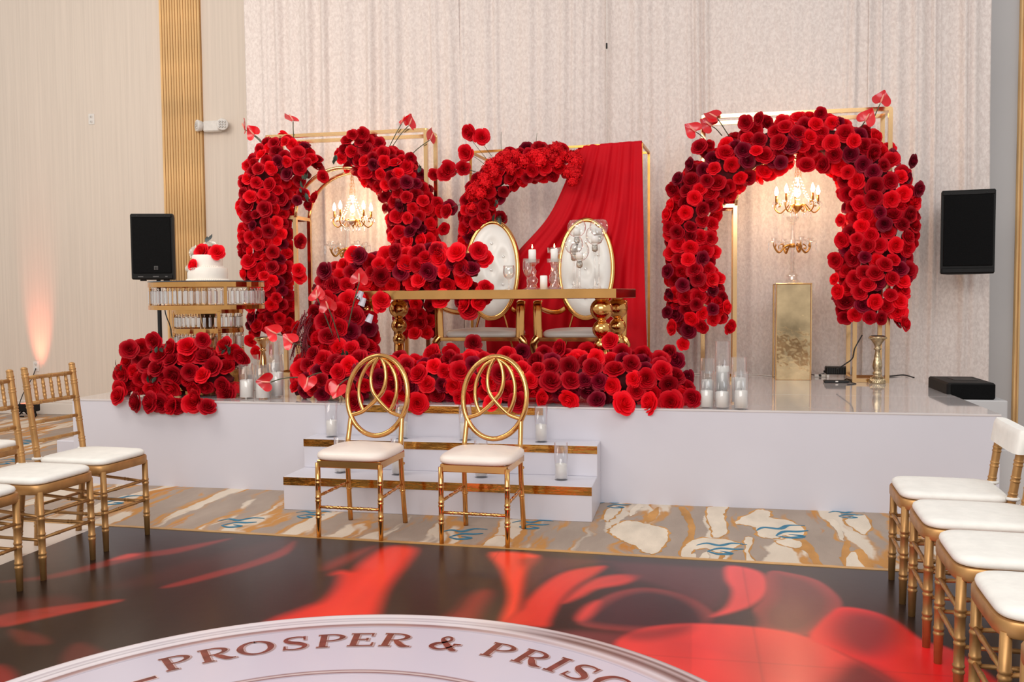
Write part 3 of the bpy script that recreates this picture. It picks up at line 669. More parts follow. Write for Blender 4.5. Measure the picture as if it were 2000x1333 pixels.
def phoenix(name, label, loc, rz):
    """faces -y (to the camera); origin under the seat centre"""
    t = thing(name, label, 'chair', loc, rz, 'gold ring-back chairs before the steps')
    for s in (-1, 1):
        obj('front_leg', bamboo((s*.182, -.19, 0), (s*.182, -.188, .42), .0145, (.30, .52, .76), 12), GOLD, t)
        P = catmull([(s*.172, .225, 0), (s*.168, .195, .22), (s*.165, .180, .43), (s*.162, .203, .54), (s*.159, .226, .622)], 6)
        mb = MB().tube(P, .0145, 12)
        for z in (.2, .36): mb.lathe([(.0145, -.01), (.018, -.006), (.018, 0), (.0145, .004)], 12, tuple(Vector((s*.167, .198-.03*(z-.2), z))), True, False)
        obj('rear_leg', mb, GOLD, t)
        obj('side_stretcher', bamboo((s*.182, -.19, .235), (s*.167, .19, .235), .0085, (.2, .4, .6, .8), 8), GOLD, t)
    obj('front_stretcher', bamboo((-.182, -.19, .175), (.182, -.19, .175), .0085, (.17, .34, .5, .66, .83), 8), GOLD, t)
    fr = MB().box((0, -.185, .415), (.37, .02, .042), bev=.004)
    for s in (-1, 1): fr.box((s*.176, 0, .415), (.02, .38, .042), bev=.004)
    fr.box((0, .175, .415), (.34, .02, .042), bev=.004)
    obj('seat_frame', fr, GOLD, t)
    obj('seat_pad', MB().cushion((0, -.008, .437), .415, .43, .052, 4.6, 40, 7, .45), PAD, t)
    # ring back, leaning
    cz, hw, hh = .745, .188, .232
    def rp(u, v): return Vector((u*hw, .205+(v+1)*.045, cz+v*hh))
    obj('back_ring', MB().tube([rp(math.sin(a), math.cos(a)) for a in np.linspace(0, 2*PI, 49)[:-1]], [(.0150, .0185)]*48, 10, closed=True), GOLD, t)
    A = [(-.03, .95), (-.36, .78), (-.58, .45), (-.63, .1), (-.56, -.18), (-.44, -.385)]; B = [(-.06, .95), (-.20, .72), (-.255, .42), (-.18, .13), (0, -.07), (.25, -.27), (.5, -.42), (.86, -.51)]
    for arc in (A, B):
        for s in (-1, 1): obj('back_arc', MB().tube(catmull([rp(s*u, v) for u, v in arc], 7), [(.0115, .0145)]*(7*(len(arc)-1)+1), 8), GOLD, t)
    return t
# legs measured on the floor
def chair_pose(pts):
    w = [atZ(x, y, .004) for x, y in pts]; fl, fr_, rl, rr_ = w
    c = (fl+fr_+rl+rr_)/4; d = fr_-fl; return (c.x, c.y, .004), math.atan2(d.y, d.x)
l1, r1 = chair_pose([(620, 1049), (742, 1056), (677, 1018), (797, 1025)])
l2, r2 = chair_pose([(863, 1062), (992, 1070), (898, 1031), (1028, 1034)])
l1 = (l1[0], l1[1], 0); l2 = (l2[0], l2[1], 0)
ph = phoenix('ring_back_chair', 'gold ring-back chair with ivory seat, left one of the pair before the steps', l1, r1)
dup(ph, l2, r2, 'gold ring-back chair with ivory seat, right one of the pair before the steps', 'gold ring-back chairs before the steps')

# ================================================================== GOLD TABLE
TH = SZ+.757
def tcoord(): pass
fr_ = Vector((-.611, 6.15, 0)); fl_ = Vector((-2.364, 6.35, 0))
tdir = (fr_-fl_).normalized(); tang = math.atan2(tdir.y, tdir.x); TL = (fr_-fl_).length; tback = Vector((-tdir.y, tdir.x, 0)); TD = .55
tc_ = (fr_+fl_)/2+tback*TD/2
tab = thing('gold_table', 'long polished gold table with stacked sphere legs behind the roses', 'table', (tc_.x, tc_.y, SZ), tang)
obj('table_top', MB().box((0, 0, .7245), (TL+.24, TD+.2, .065), bev=.003), GOLD, tab)
for sx in (-1, 1):
    for sy in (-1, 1):
        cx, cy = sx*TL/2, sy*TD/2; mb = MB()
        z = .692
        prof = []
        for r in (.078, .063, .051):
            zc = z-r*.96
            for k in range(13):
                a = PI*k/12; prof.append((max(.028, r*math.sin(a)), zc+r*math.cos(a)))
            z = zc-r*.96
        mb.lathe(prof[::-1], 28, (cx, cy, 0))
        mb.lathe([(.038, 0), (.038, z+.02)], 24, (cx, cy, 0))
        mb.lathe([(.045, .685), (.045, .692)], 24, (cx, cy, 0))
        obj('leg', mb, GOLD, tab)

# ================================================================== THRONE CHAIRS
def throne(name, label, loc, rz):
    t = thing(name, label, 'chair', loc, rz, 'oval-back thrones behind the gold table')
    cz, a, b, by = .92, .205, .385, .22
    def yb(z): return by+(z-.5)*.10
    def bk(u, v):
        ang = 2*PI*u; r = v
        x = a*r*math.cos(ang); z = cz+b*r*math.sin(ang)
        bulge = .05*math.sqrt(max(0, 1-r**2.6))
        for bx0, bz0 in BTN: bulge -= .028*math.exp(-(((x-bx0)/.035)**2+((z-bz0)/.05)**2))
        return (x, yb(z)-.02-bulge, z)
    BTN = [(0, cz+.22), (0, cz), (0, cz-.24)]+[(s*.10, cz+q) for s in (-1, 1) for q in (.11, -.12)]+[(s*.05, cz-.33) for s in ()]
    BTN += [(s*.125, cz-.02+0*s) for s in ()]
    obj('back_cushion', MB().grid(bk, 40, 16, True, True), TUFT, t)
    back = MB().grid(lambda u, v: (a*v*math.cos(-2*PI*u), yb(cz)+.02+(b*v*math.sin(-2*PI*u))*.10, cz+b*v*math.sin(-2*PI*u)), 40, 4, True, True); obj('back_panel', back, GOLD, t)
    obj('back_frame', MB().tube([(a*1.05*math.cos(q), yb(cz+b*1.03*math.sin(q)), cz+b*1.03*math.sin(q)) for q in np.linspace(0, 2*PI, 65)[:-1]], [(.030, .026)]*64, 10, closed=True, flat=(0, 1, 0)), GOLD, t)
    bm = MB().ball((0, 0, 0), .012, 10, 6, (1, .6, 1)).mesh('crystal_button', CRYSD)
    for x, z in BTN: obj('crystal_button', bm, None, t, (x, yb(z)-.02-.05*math.sqrt(max(0, 1-((x/a)**2+((z-cz)/b)**2)**1.3))+.018, z))
    obj('seat_cushion', MB().cushion((0, -.02, .385), .60, .52, .062, 5, 40, 6, .3), TUFT, t)
    fr = MB().box((0, -.275, .372), (.60, .022, .03), bev=.003).box((0, .23, .372), (.60, .022, .03), bev=.003)
    for s in (-1, 1): fr.box((s*.30, -.02, .372), (.022, .53, .03), bev=.003)
    obj('seat_rail', fr, GOLD, t)
    for s in (-1, 1):
        # flat gold bands: a rail curving from the oval to the arm, a front upright, an S-shaped leg
        P = catmull([(s*.17, .215, .60), (s*.21, .17, .575), (s*.26, .04, .575), (s*.305, -.12, .60), (s*.325, -.24, .63)], 7)
        obj('arm_rail', MB().tube(P, [(.022, .008)]*len(P), 8, flat=(0, 0, 1)), GOLD, t)
        P = catmull([(s*.325, -.205, .668), (s*.325, -.245, .655), (s*.325, -.262, .60), (s*.322, -.265, .48), (s*.318, -.268, .37)], 7)
        obj('arm', MB().tube(P, [(.008, .034)]*len(P), 8, flat=(0, -1, .5)), GOLD, t)
        P = catmull([(s*.318, -.268, .39), (s*.345, -.275, .355), (s*.352, -.275, .32), (s*.325, -.275, .22), (s*.295, -.275, .10), (s*.30, -.28, 0)], 7)
        obj('front_leg', MB().tube(P, [(.014, .030)]*len(P), 8, flat=(0, -1, 0)), GOLD, t)
        P = catmull([(s*.10, .235, .56), (s*.13, .235, .46), (s*.15, .235, .37), (s*.20, .25, .18), (s*.25, .28, 0)], 6)
        obj('rear_leg', MB().tube(P, [(.022, .010)]*len(P), 8), GOLD, t)
    return t
def thr_loc(px, y=7.0):
    p = atY(px, 640, y); return (p.x, p.y, SZ+.006)
th1 = throne('throne_chair', 'white tufted oval-back gold throne half hidden by the table roses', thr_loc(950, 7.10), .02)
dup(th1, thr_loc(1139, 7.10), .02, 'white tufted oval-back gold throne behind the tall glass candle globes', 'oval-back thrones behind the gold table')

# ================================================================== FRAMES
def sq(mb, p0, p1, w=.032): return mb.tube([p0, p1], w*.7071, 4)
def arch_frame(label, x0, x1, z1, y0, y1, xi0, xi1, zr, crown):
    t = thing('arch_frame', label, 'frame', ((x0+x1)/2, (y0+y1)/2, SZ), 0, 'gold arch frames on the stage')
    P = lambda name, a, b, w=.032, m=GOLDL: obj(name, sq(MB(), a, b, w), m, t, world=True)
    for y in (y0, y1):
        for x in (x0, x1, xi0, xi1):
            top = z1 if x in (x0, x1) else zr
            P('post', (x, y, SZ), (x, y, top))
        P('top_rail', (x0, y, z1), ((x0+x1)/2, y, z1), .0312); P('top_rail', ((x0+x1)/2, y, z1), (x1, y, z1), .0312)
        for a, b in ((x0, xi0), (xi1, x1)): P('cross_rail', (a, y, zr), (b, y, zr), .0306); P('base_rail', (a, y, SZ+.017), (b, y, SZ+.017), .0306)
        cxm, rx_ = (xi0+xi1)/2, (xi1-xi0)/2
        pts = [(cxm-rx_*math.cos(a), y, zr+(crown-zr)*math.sin(a)) for a in np.linspace(0, PI, 25)]
        obj('arch_tube', MB().tube(pts, .018, 8), GOLDL, t, world=True)
    for x in (x0, x1): P('depth_rail', (x, y0, z1), (x, y1, z1), .030)
    for x in (x0, x1, xi0, xi1): P('base_rail', (x, y0, SZ+.017), (x, y1, SZ+.017), .0298)
    for x in (xi0, xi1): P('depth_rail', (x, y0, zr), (x, y1, zr), .0298)
    return t
FY0, FY1 = 7.60, 7.90
def X(px, py, y=FY0): return atY(px, py, y).x
ZT = atY(1373, 229, FY0).z
arch_frame('gold metal arch frame holding the rose arch at the left', X(522, 300), X(832, 300), atY(522, 268, FY0).z, FY0, FY1, X(576, 400), X(770, 400), atY(576, 425, FY0).z, atY(660, 328, FY0).z)
RXL, RXR, RIL, RIR = X(1374, 300), X(1738, 300), X(1436, 400), X(1672, 400)
arch_frame('gold metal arch frame holding the rose arch at the right', RXL, RXR, ZT, FY0, FY1, RIL, RIR, atY(1436, 402, FY0).z, atY(1550, 300, FY0).z)
# middle box frame
fl = atY(919, 297, 7.56); frr = atY(1253, 281, 7.46); MZ = (fl.z+frr.z)/2
mdir = (frr-fl); mdir.z = 0; mlen = mdir.length; mdir.normalize(); mback = Vector((-mdir.y, mdir.x, 0))*.50
mc = (fl+frr)/2
t = thing('backdrop_frame', 'thin gold box frame carrying the red drape and rose crescent', 'frame', (mc.x, mc.y, SZ))
c4 = [Vector((fl.x, fl.y, 0)), Vector((frr.x, frr.y, 0)), Vector((frr.x, frr.y, 0))+mback, Vector((fl.x, fl.y, 0))+mback]
for i in range(4):
    a, b = c4[i], c4[(i+1) % 4]
    obj('post', sq(MB(), (a.x, a.y, SZ), (a.x, a.y, MZ), .02), GOLDB, t, world=True)
    obj('top_rail', sq(MB(), (a.x, a.y, MZ), (b.x, b.y, MZ), .0192), GOLDB, t, world=True)
    obj('base_rail', sq(MB(), (a.x, a.y, SZ+.011), (b.x, b.y, SZ+.011), .0188), GOLDB, t, world=True)
# red drape hung over the front rail and swept to the left
yd = 7.44
Lp = catmull([atY(1128, 284, yd), atY(1103, 350, yd), atY(1066, 425, yd), atY(1006, 494, yd), atY(965, 550, yd), atY(946, 620, yd), atY(948, 680, yd), Vector((atY(952, 720, yd).x, yd, SZ+.01))], 8)
Rp = catmull([atY(1254, 278, yd), atY(1257, 400, yd), atY(1259, 500, yd), atY(1262, 600, yd), atY(1264, 660, yd), Vector((atY(1266, 720, yd).x, yd, SZ+.01))], 8)
def at_t(P, t):
    f = t*(len(P)-1); i = min(int(f), len(P)-2); return P[i].lerp(P[i+1], f-i)
def drape(u, v):
    a, b = at_t(Lp, v), at_t(Rp, v)
    p = a.lerp(b, u); sag = math.sin(PI*u)*.03*math.sin(PI*min(1, v*1.2)); p.z -= sag*1.2
    k = .3+.7*min(1, v*2.2); fold = math.sin(u*46+2.5*math.sin(v*3))*.016+math.sin(u*21+v*4+1)*.026+math.sin(u*83+v*2)*.007
    yy = (7.56-.0 if False else yd)-.02+fold*k+.05*(u-.5)*-1*0
    fx = 7.53+(7.46-7.56)*u
    return (p.x, fx-.035+fold*k, p.z)
mb = MB().grid(drape, 150, 60)
mb.grid(lambda u, v: (drape(u, 0)[0], drape(u, 0)[1]+.06*v, drape(u, 0)[2]+.012*math.sin(PI*v)), 150, 5)
single('red_drape', mb, DRAPE, 'red fabric drape swept down from the gold box frame', 'drape').modifiers.new('thickness', 'SOLIDIFY').thickness = .004

# ================================================================== FLOWERS
def rose_mesh(m, seed, openness=1.):
    """spiral rose: coiled heart, then overlapping cupped petals with rolled rims"""
    r = random.Random(seed); mb = MB()
    # heart: a rolled petal
    turns = 1.6; ph = r.random()*6
    mb.grid(lambda u, v: ((.035+.10*u)*(.6+.4*v)*math.cos(ph+u*turns*2*PI), (.035+.10*u)*(.6+.4*v)*math.sin(ph+u*turns*2*PI), -.1+.56*v-.02*u), 20, 3)
    #          n, r_rim, z_rim, halfwidth, roll
    layers = [(3, .27, .46, 1.25, .02), (3, .44, .42, 1.18, .04), (4, .62, .33, 1.0, .075), (5, .81, .17, .84, .11), (5, .98, -.04, .80, .15)]
    for li, (n, rt, h, hw, cu) in enumerate(layers):
        ph += 1.1+r.uniform(-.3, .3)
        for k in range(n):
            a0 = ph+2*PI*k/n+r.uniform(-.10, .10); rtop = rt*r.uniform(.94, 1.06)*(openness if li > 2 else 1); hh = h*r.uniform(.94, 1.05)-.01; w = hw*r.uniform(.93, 1.08); rb = .06+.035*li; wob = r.uniform(.01, .035); tuck = .055+.02*li
            def fn(u, v):
                x = 2*u-1; ve = v*(1-.16*x**4)
                ang = a0+x*w*(.55+.45*min(1, v*1.4))
                s_ = math.sin(min(1, ve)*PI/2)
                rad = rb+(rtop-rb)*(.25*ve+.75*s_**1.2)+tuck*x*v
                z = -.45+(hh+.45)*(ve**1.25)
                if ve > .70: q = (ve-.70)/.30; rad += cu*q*q; z -= cu*.9*q**2.2
                z += wob*math.sin(4*x+k*2)*v*v
                return (rad*math.cos(ang), rad*math.sin(ang), z)
            mb.grid(fn, 7, 6)
    mb.lathe([(.02, -.62), (.16, -.54), (.36, -.38), (.34, -.2)], 7)
    return mb.mesh('rose', m)
RM = [[rose_mesh(ROSE[c], 10*c+k, (1.0, .92, 1.08)[k % 3]) for k in range(3)] for c in range(4)]
WRM = [rose_mesh(ROSE[4], 90+k) for k in range(2)]
def put_rose(root, pos, n, size, cls, label=None):
    me = RM[cls][random.randrange(3)]
    o = obj('rose', me, None, root, Vector(pos)-Vector(root.location))
    q = Vector(n).normalized().to_track_quat('Z', 'Y') @ Quaternion((0, 0, 1), random.uniform(0, 6.28))
    o.rotation_mode = 'QUATERNION'; o.rotation_quaternion = q; o.scale = (size,)*3
    return o
def pick(wts):
    x = random.random()*sum(wts)
    for i, w in enumerate(wts):
        x -= w
        if x <= 0: return i
    return 0
FRONT = Vector((.02, -1, 0))
def garland(root, path, size, spacing, wts=(5, 4, 4, 2), amax=2.0, tries=9000, depth=1., flatz=None, taken=None, maxn=290, core=True, bias=.55):
    """path: [(world centre, radius)], roses on the outer surface of the tube, never on its back"""
    C = [Vector(p) for p, r in path]; Rr = [r for p, r in path]
    Cs = catmull(C, 8); n = len(Cs); Rs = [float(np.interp(i/(n-1), np.linspace(0, 1, len(Rr)), Rr)) for i in range(n)]
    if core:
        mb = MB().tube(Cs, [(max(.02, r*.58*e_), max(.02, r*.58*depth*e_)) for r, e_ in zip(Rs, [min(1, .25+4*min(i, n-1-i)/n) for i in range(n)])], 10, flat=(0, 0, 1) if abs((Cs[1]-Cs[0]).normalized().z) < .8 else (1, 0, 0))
        obj('gap_filler_core', mb, CORE, root, world=True)  # added filler tube; its dark colour closes the shaded gaps between roses
    taken = [] if taken is None else taken; cnt = 0
    cum = np.cumsum([r for r in Rs]); 
    for k in range(tries):
        if cnt >= maxn: break
        t = np.searchsorted(cum, random.random()*cum[-1]); t = min(t, n-2)
        T = (Cs[t+1]-Cs[t]).normalized(); N = (FRONT-T*FRONT.dot(T)).normalized(); B = T.cross(N)
        a = random.uniform(-amax, amax); rad = Rs[t]*random.choice((1, 1, .94, .86, 1.07))
        c = Cs[t].lerp(Cs[t+1], random.random())
        d = N*math.cos(a)*depth+B*math.sin(a)
        p = c+d*rad
        if flatz is not None and p.z < flatz: continue
        sz = size*random.uniform(.84, 1.14)
        if any((p-q).length_squared < (spacing*(sz+s2)/(2*size))**2 for q, s2 in taken): continue
        taken.append((p, sz)); cnt += 1
        nn = (N*math.cos(a)+B*math.sin(a))*(1-bias)+Vector((.05, -1, .12))*bias+Vector((random.gauss(0, .24), random.gauss(0, .12), random.gauss(0, .24)))
        put_rose(root, p, nn, sz, pick(wts))
    if core:
        # ends of the tube
        pass
    return taken
def pathpx(L, y, k=1.0, inset=.05):
    out = []
    for q in L:
        px, py, hw = q[:3]; yy = q[3] if len(q) > 3 else y
        p = atY(px, py, yy); out.append((p, max(.02, hw*mpp(p)*k-inset)))
    return out
def loose(root, lst, y, size, wts=(5, 4, 4, 2), stem_to=None):
    for q in lst:
        px, py = q[:2]; p = atY(px, py, y+random.uniform(-.06, .06))
        if p.z < SZ+.03 and y < 6.3: p = atY(px, py, SYF-.045)
        put_rose(root, p, (random.gauss(0, .5)+(q[2] if len(q) > 2 else 0), -1, random.gauss(.1, .3)), size*random.uniform(.85, 1.1), pick(wts))
def stem(root, a, b, r=.0022, m=None, bend=.03, name='wire_stem'):
    a, b = Vector(a), Vector(b); mid = (a+b)/2+Vector((random.uniform(-bend, bend), 0, random.uniform(0, bend)))
    return obj(name, MB().tube(catmull([a, mid, b], 5), r, 5), m or STEM, root, world=True)
LEAFM = None
def leaf_mesh():
    mb = MB(); mb.grid(lambda u, v: ((u-.5)*.5*math.sin(PI*min(1, v*.98+.02))**.8, v, .12*math.sin(PI*v)-.3*abs(u-.5)*0+.15*(u-.5)**2), 5, 7); return mb.mesh('leaf', LEAF)
LEAFM = leaf_mesh()
def leaves(root, lst, y, size=.06):
    for px, py in lst:
        for k in range(3):
            o = obj('leaf', LEAFM, None, root, atY(px+random.uniform(-5, 5), py+random.uniform(-5, 5), y)-Vector(root.location)); o.rotation_euler = (random.uniform(.8, 2.2), random.uniform(-.6, .6), random.uniform(0, 6.28)); o.scale = (size*random.uniform(.7, 1.2),)*3
def anthurium(root, head, base, normal, size=.07, up=None):
    """heart-shaped spathe with spadix; head, base in world space"""
    head, base, nrm = Vector(head), Vector(base), Vector(normal).normalized()
    upv = Vector(up) if up else (head-base).normalized()
    yv = (upv-nrm*upv.dot(nrm)); yv = yv.normalized() if yv.length > .1 else nrm.orthogonal().normalized(); xv = yv.cross(nrm)
    def heart(u, v):
        a = 2*PI*u; x = math.sin(a); r = v
        # heart outline: notch near base (y=-), tip at +y
        sa = math.sin(a); hx = .86*(.55*sa**3+.45*sa); hy = -(13*math.cos(a)-5*math.cos(2*a)-2*math.cos(3*a)-math.cos(4*a))/16*.86+.27
        X_, Y_ = hx*r, (hy-.05)*r+.05
        zz = .22*(X_*X_+Y_*Y_)-.10*abs(X_)**.5*0+.05*math.sin(4*a)*r*r
        p = xv*X_*size+yv*Y_*size+nrm*zz*size
        return tuple(p)
    o = obj('anthurium', MB().grid(heart, 28, 6, True, True), ANTH, root, head-Vector(root.location))
    s0 = nrm*.06*size-yv*.12*size; s1 = nrm*.45*size+yv*.62*size
    obj('spadix', MB().tube([s0, s0.lerp(s1, .3), s0.lerp(s1, .8), s1], [.05*size*1.2, .075*size*1.2, .06*size*1.2, .02*size], 8), SPAD, o)
    b = base-head
    obj('stem', MB().tube(catmull([-yv*.12*size-nrm*.02*size, b*.45+Vector((0, 0, .01)), b], 5), .0042, 6), STEM, o)
    return o

# ---- left arch
gy = 7.60
base = atY(660, 740, gy); rl = thing('rose_arch', 'red rose garland on the left arch with a gap at its top', 'flowers', (base.x, gy, SZ+.15))
tk = garland(rl, pathpx([(528, 650, 46), (526, 600, 52), (523, 520, 55), (520, 440, 56), (522, 375, 60), (552, 322, 62), (606, 345, 44)], gy), .056, .081, (5, 3.4, 4, 1.3), 2.1)
garland(rl, pathpx([(668, 318, 26), (700, 288, 40), (735, 322, 50), (775, 350, 54), (800, 400, 56), (808, 460, 52), (812, 530, 48), (812, 600, 46), (815, 652, 42)], gy), .056, .081, (5, 3.4, 4, 1.3), 2.1, taken=tk, maxn=190)
loose(rl, [(484, 322, -1), (476, 356, -1), (474, 378, -1), (472, 404, -1), (470, 460, -1), (470, 494, -1), (474, 534, -1), (588, 472, 1), (584, 528, 1), (586, 540, 1), (580, 392, 0), (600, 400, 0), (590, 380, 0), (612, 385, 0), (632, 345, 1), (708, 262, 0), (688, 262, 0), (855, 395, 1), (862, 412, 1), (868, 448, 1), (848, 340, 1), (803, 310, 1), (570, 660, 1), (500, 690, 0), (490, 665, 0), (580, 640, 1), (880, 405, 1)], gy-.15, .055, (5, 3, 4, 1.3))
leaves(rl, [(595, 355), (598, 395), (655, 317), (818, 335), (592, 372)], gy-.24)
for hx, hy, bx_, by_, n in [(480, 252, 523, 292, (-.9, -.4, .1)), (497, 263, 523, 292, (-.15, -1, .1)), (571, 236, 575, 285, (.5, -.35, .9)), (786, 240, 756, 296, (-.5, -.5, .8)), (798, 244, 764, 290, (.8, -.45, .2)), (839, 272, 786, 320, (.95, -.25, .1))]:
    anthurium(rl, atY(hx, hy, gy-.05), atY(bx_, by_, gy), n, .085)
# ---- right arch
base = atY(1550, 740, gy); rr = thing('rose_arch', 'full red rose garland covering the right arch around the chandelier', 'flowers', (base.x, gy, SZ+.15))
garland(rr, pathpx([(1372, 640, 56), (1358, 580, 60), (1352, 500, 56), (1352, 430, 56), (1378, 370, 60), (1432, 322, 60), (1500, 288, 60), (1570, 272, 56), (1640, 290, 62), (1695, 335, 68), (1718, 400, 74), (1712, 480, 74), (1704, 560, 70), (1702, 622, 64)], gy), .059, .085, (5, 3.8, 4, 2.2), 1.85, tries=20000, maxn=300)
loose(rr, [(1300, 418, -1), (1306, 445, -1), (1308, 400, -1), (1312, 372, -1), (1322, 348, -1), (1302, 530, -1), (1306, 575, -1), (1302, 610, -1), (1310, 640, -1), (1422, 600, 1), (1428, 640, 1), (1412, 580, 1), (1335, 672, 0), (1604, 222, 0), (1480, 232, 0), (1455, 240, 0), (1640, 240, 0), (1785, 315, 1), (1775, 345, 1), (1797, 370, 1), (1790, 390, 1), (1780, 420, 1), (1770, 440, 1), (1768, 470, 1), (1770, 540, 1), (1766, 560, 1), (1770, 632, 1), (1762, 615, 1), (1630, 510, -1), (1628, 545, -1), (1634, 570, -1), (1640, 430, -1), (1643, 470, -1), (1525, 318, 0), (1575, 320, 0), (1605, 322, 0), (1365, 285, -1), (1385, 285, -1), (1345, 320, -1)], gy-.15, .056, (5, 3.4, 4, 2))
for hx, hy, bx_, by_, n in [(1358, 257, 1385, 282, (-.15, -1, .15)), (1398, 230, 1425, 268, (-.1, -.8, .6)), (1389, 246, 1410, 265, (-.1, -1, .1)), (1690, 236, 1672, 270, (-.1, -1, .1)), (1720, 200, 1688, 280, (.1, -.9, .4))]:
    anthurium(rr, atY(hx, hy, gy-.12), atY(bx_, by_, gy), n, .085)
# ---- middle crescent
my = 7.42
base = atY(940, 700, my); rm = thing('rose_crescent', 'curved cluster of red roses and hydrangea on the middle gold frame', 'flowers', (base.x, my, SZ+.15))
crp = pathpx([(1105, 312, 36), (1040, 320, 44), (985, 338, 42), (945, 378, 42), (928, 430, 38, 7.46), (922, 485, 34, 7.56), (915, 545, 32, 7.60), (912, 590, 26, 7.60)], my)
garland(rm, crp, .056, .080, (6, 2, 6, 1), 1.9)
# hydrangea florets along the upper edge
def hydrangea_mesh(seed):
    r = random.Random(seed); mb = MB().ball((0, 0, 0), .66, 8, 6)
    for k in range(120):
        z = r.uniform(-1, 1); a = r.uniform(0, 6.28); q = math.sqrt(max(0, 1-z*z)); n = Vector((q*math.cos(a), q*math.sin(a), z)); t1 = n.orthogonal().normalized(); t2 = n.cross(t1); ph = r.random()*6; tl = r.uniform(0, .8)
        for j in range(4):
            b = ph+j*PI/2; d = (t1*math.cos(b)+t2*math.sin(b)+n*tl*math.cos(b+ph)).normalized(); e = n.cross(d)
            c = n*r.uniform(.70, 1.0)
            mb.add([c, c+d*.14+e*.15+n*.05, c+d*.32+n*.05*r.uniform(.2, 2), c+d*.14-e*.15+n*.05], [(0, 1, 2, 3)], False)
    return mb.mesh('hydrangea', HYDR)
HM = [hydrangea_mesh(k) for k in range(3)]
hp = [(1126, 296), (1120, 320), (1122, 342), (1100, 296), (1075, 296), (1050, 298), (1025, 300), (1000, 305), (978, 313), (958, 328), (942, 346), (930, 366), (922, 386)]
for i in range(len(hp)-1):
    for k in range(6):
        u = random.random(); px = hp[i][0]*(1-u)+hp[i+1][0]*u+random.uniform(-4, 4); py = hp[i][1]*(1-u)+hp[i+1][1]*u+random.uniform(-8, 24)
        o = obj('hydrangea', HM[random.randrange(3)], None, rm, atY(px, py, my-.07-.09*random.random())-Vector(rm.location)); o.scale = (.046*random.uniform(.8, 1.2),)*3; o.rotation_euler = (1.2+random.uniform(-.5, .5), random.uniform(-.6, .6), random.uniform(0, 6))
for px, py, bx_, by_ in [(914, 260, 950, 310), (941, 267, 960, 305), (908, 299, 945, 320), (905, 328, 940, 350), (868, 338, 935, 340), (870, 412, 915, 400), (876, 330, 930, 335)]:
    p = atY(px, py, my-.1); put_rose(rm, p, (random.gauss(0, .5), -1, random.gauss(0, .4)), .062, 0); stem(rm, p, atY(bx_, by_, my))
for px, py in [(985, 460), (980, 425), (902, 420)]: put_rose(rm, atY(px, py, my+.10), (.8 if px > 950 else -.6, -.7, .2), .06, 2)
for a, b in [((979, 258), (980, 300)), ((1049, 260), (1046, 290))]: stem(rm, atY(*a, my), atY(*b, my), .002, STEM, .005)
leaves(rm, [(972, 400), (980, 435), (968, 430)], my-.12)
# ---- floor garland along the stage edge
FY = 5.955
base = atY(960, 790, FY); rf = thing('floor_rose_garland', 'long bank of red roses along the stage edge above the steps', 'flowers', (base.x, FY, SZ))
garland(rf, pathpx([(578, 768, 34), (640, 752, 50), (720, 742, 58), (820, 745, 55), (900, 742, 58), (1000, 745, 56), (1100, 742, 58), (1200, 742, 58), (1285, 748, 52), (1342, 774, 30)], FY, 1, .055), .060, .086, (5, 3.4, 4, 2.6), 2.3, tries=14000, maxn=290, flatz=SZ+.045, bias=.5)
loose(rf, [(780, 700), (812, 710), (840, 690), (880, 690), (925, 670), (935, 700), (905, 705), (1020, 690), (1065, 690), (1090, 680), (1150, 690), (1190, 665), (1215, 690), (1255, 695), (1305, 690), (1320, 705), (870, 720), (1000, 712), (1340, 740), (990, 695), (1105, 695), (1235, 700), (1290, 700), (1130, 705)], FY+.12, .062, (5, 2, 4, 2))
loose(rf, [(690, 785), (816, 789), (1010, 785), (1060, 778), (1110, 783), (1165, 780), (1220, 787), (1350, 779), (1310, 787), (1265, 788), (960, 784), (900, 780), (760, 782)], SYF+.02, .064, (3, 5, 3, 2))
# ---- table flowers: runner and cascade
TY = 6.36
base = atY(700, 760, 6.2); rt = thing('table_rose_runner', 'red rose runner on the gold table cascading off its left end', 'flowers', (base.x, 6.3, SZ))
tk = garland(rt, pathpx([(655, 545, 40, 6.48), (720, 535, 48, 6.45), (800, 528, 52, 6.42), (870, 527, 52, 6.40), (932, 535, 42, 6.36)], TY, 1, .05), .062, .088, (4, 5, 3, 2.6), 2.2, maxn=150)
loose(rt, [(690, 495), (632, 528), (700, 500), (770, 492), (815, 490), (850, 488), (890, 492), (935, 490), (945, 505), (905, 592), (915, 605), (935, 590), (860, 582), (950, 560), (945, 575), (700, 585), (640, 555), (740, 595), (745, 585)], 6.25, .061, (4, 5, 3, 2.6))
garland(rt, pathpx([(660, 555, 50, 6.40), (668, 620, 70, 6.30), (662, 680, 78, 6.22), (648, 730, 80, 6.14), (640, 765, 70, 6.08)], 6.2, 1, .06), .064, .092, (6, 2.4, 6, 1.5), 2.0, taken=tk, maxn=150, flatz=SZ+.05)
for hx, hy, bx_, by_, n, u in [(702, 549, 680, 640, (.05, -1, .25), (.1, 0, 1)), (620, 582, 652, 662, (-.1, -.8, .5), (-.1, 0, 1)), (642, 602, 664, 668, (.05, -1, .1), (-.2, 0, 1)), (540, 652, 610, 680, (.05, -1, .1), (-.9, 0, .5)), (571, 670, 612, 690, (-.1, -.9, .3), (-.8, 0, .7)), (526, 747, 585, 737, (.0, -1, .1), (-1, 0, .05)), (601, 740, 628, 728, (.4, -1, 0), (-.2, 0, -1)), (661, 755, 690, 735, (.1, -1, .2), (-.3, 0, -1))]:
    fy_ = 5.70 if hy > 700 else 5.90
    anthurium(rt, atY(hx, hy, fy_), atY(bx_, by_, fy_+.14), n, .076, u)
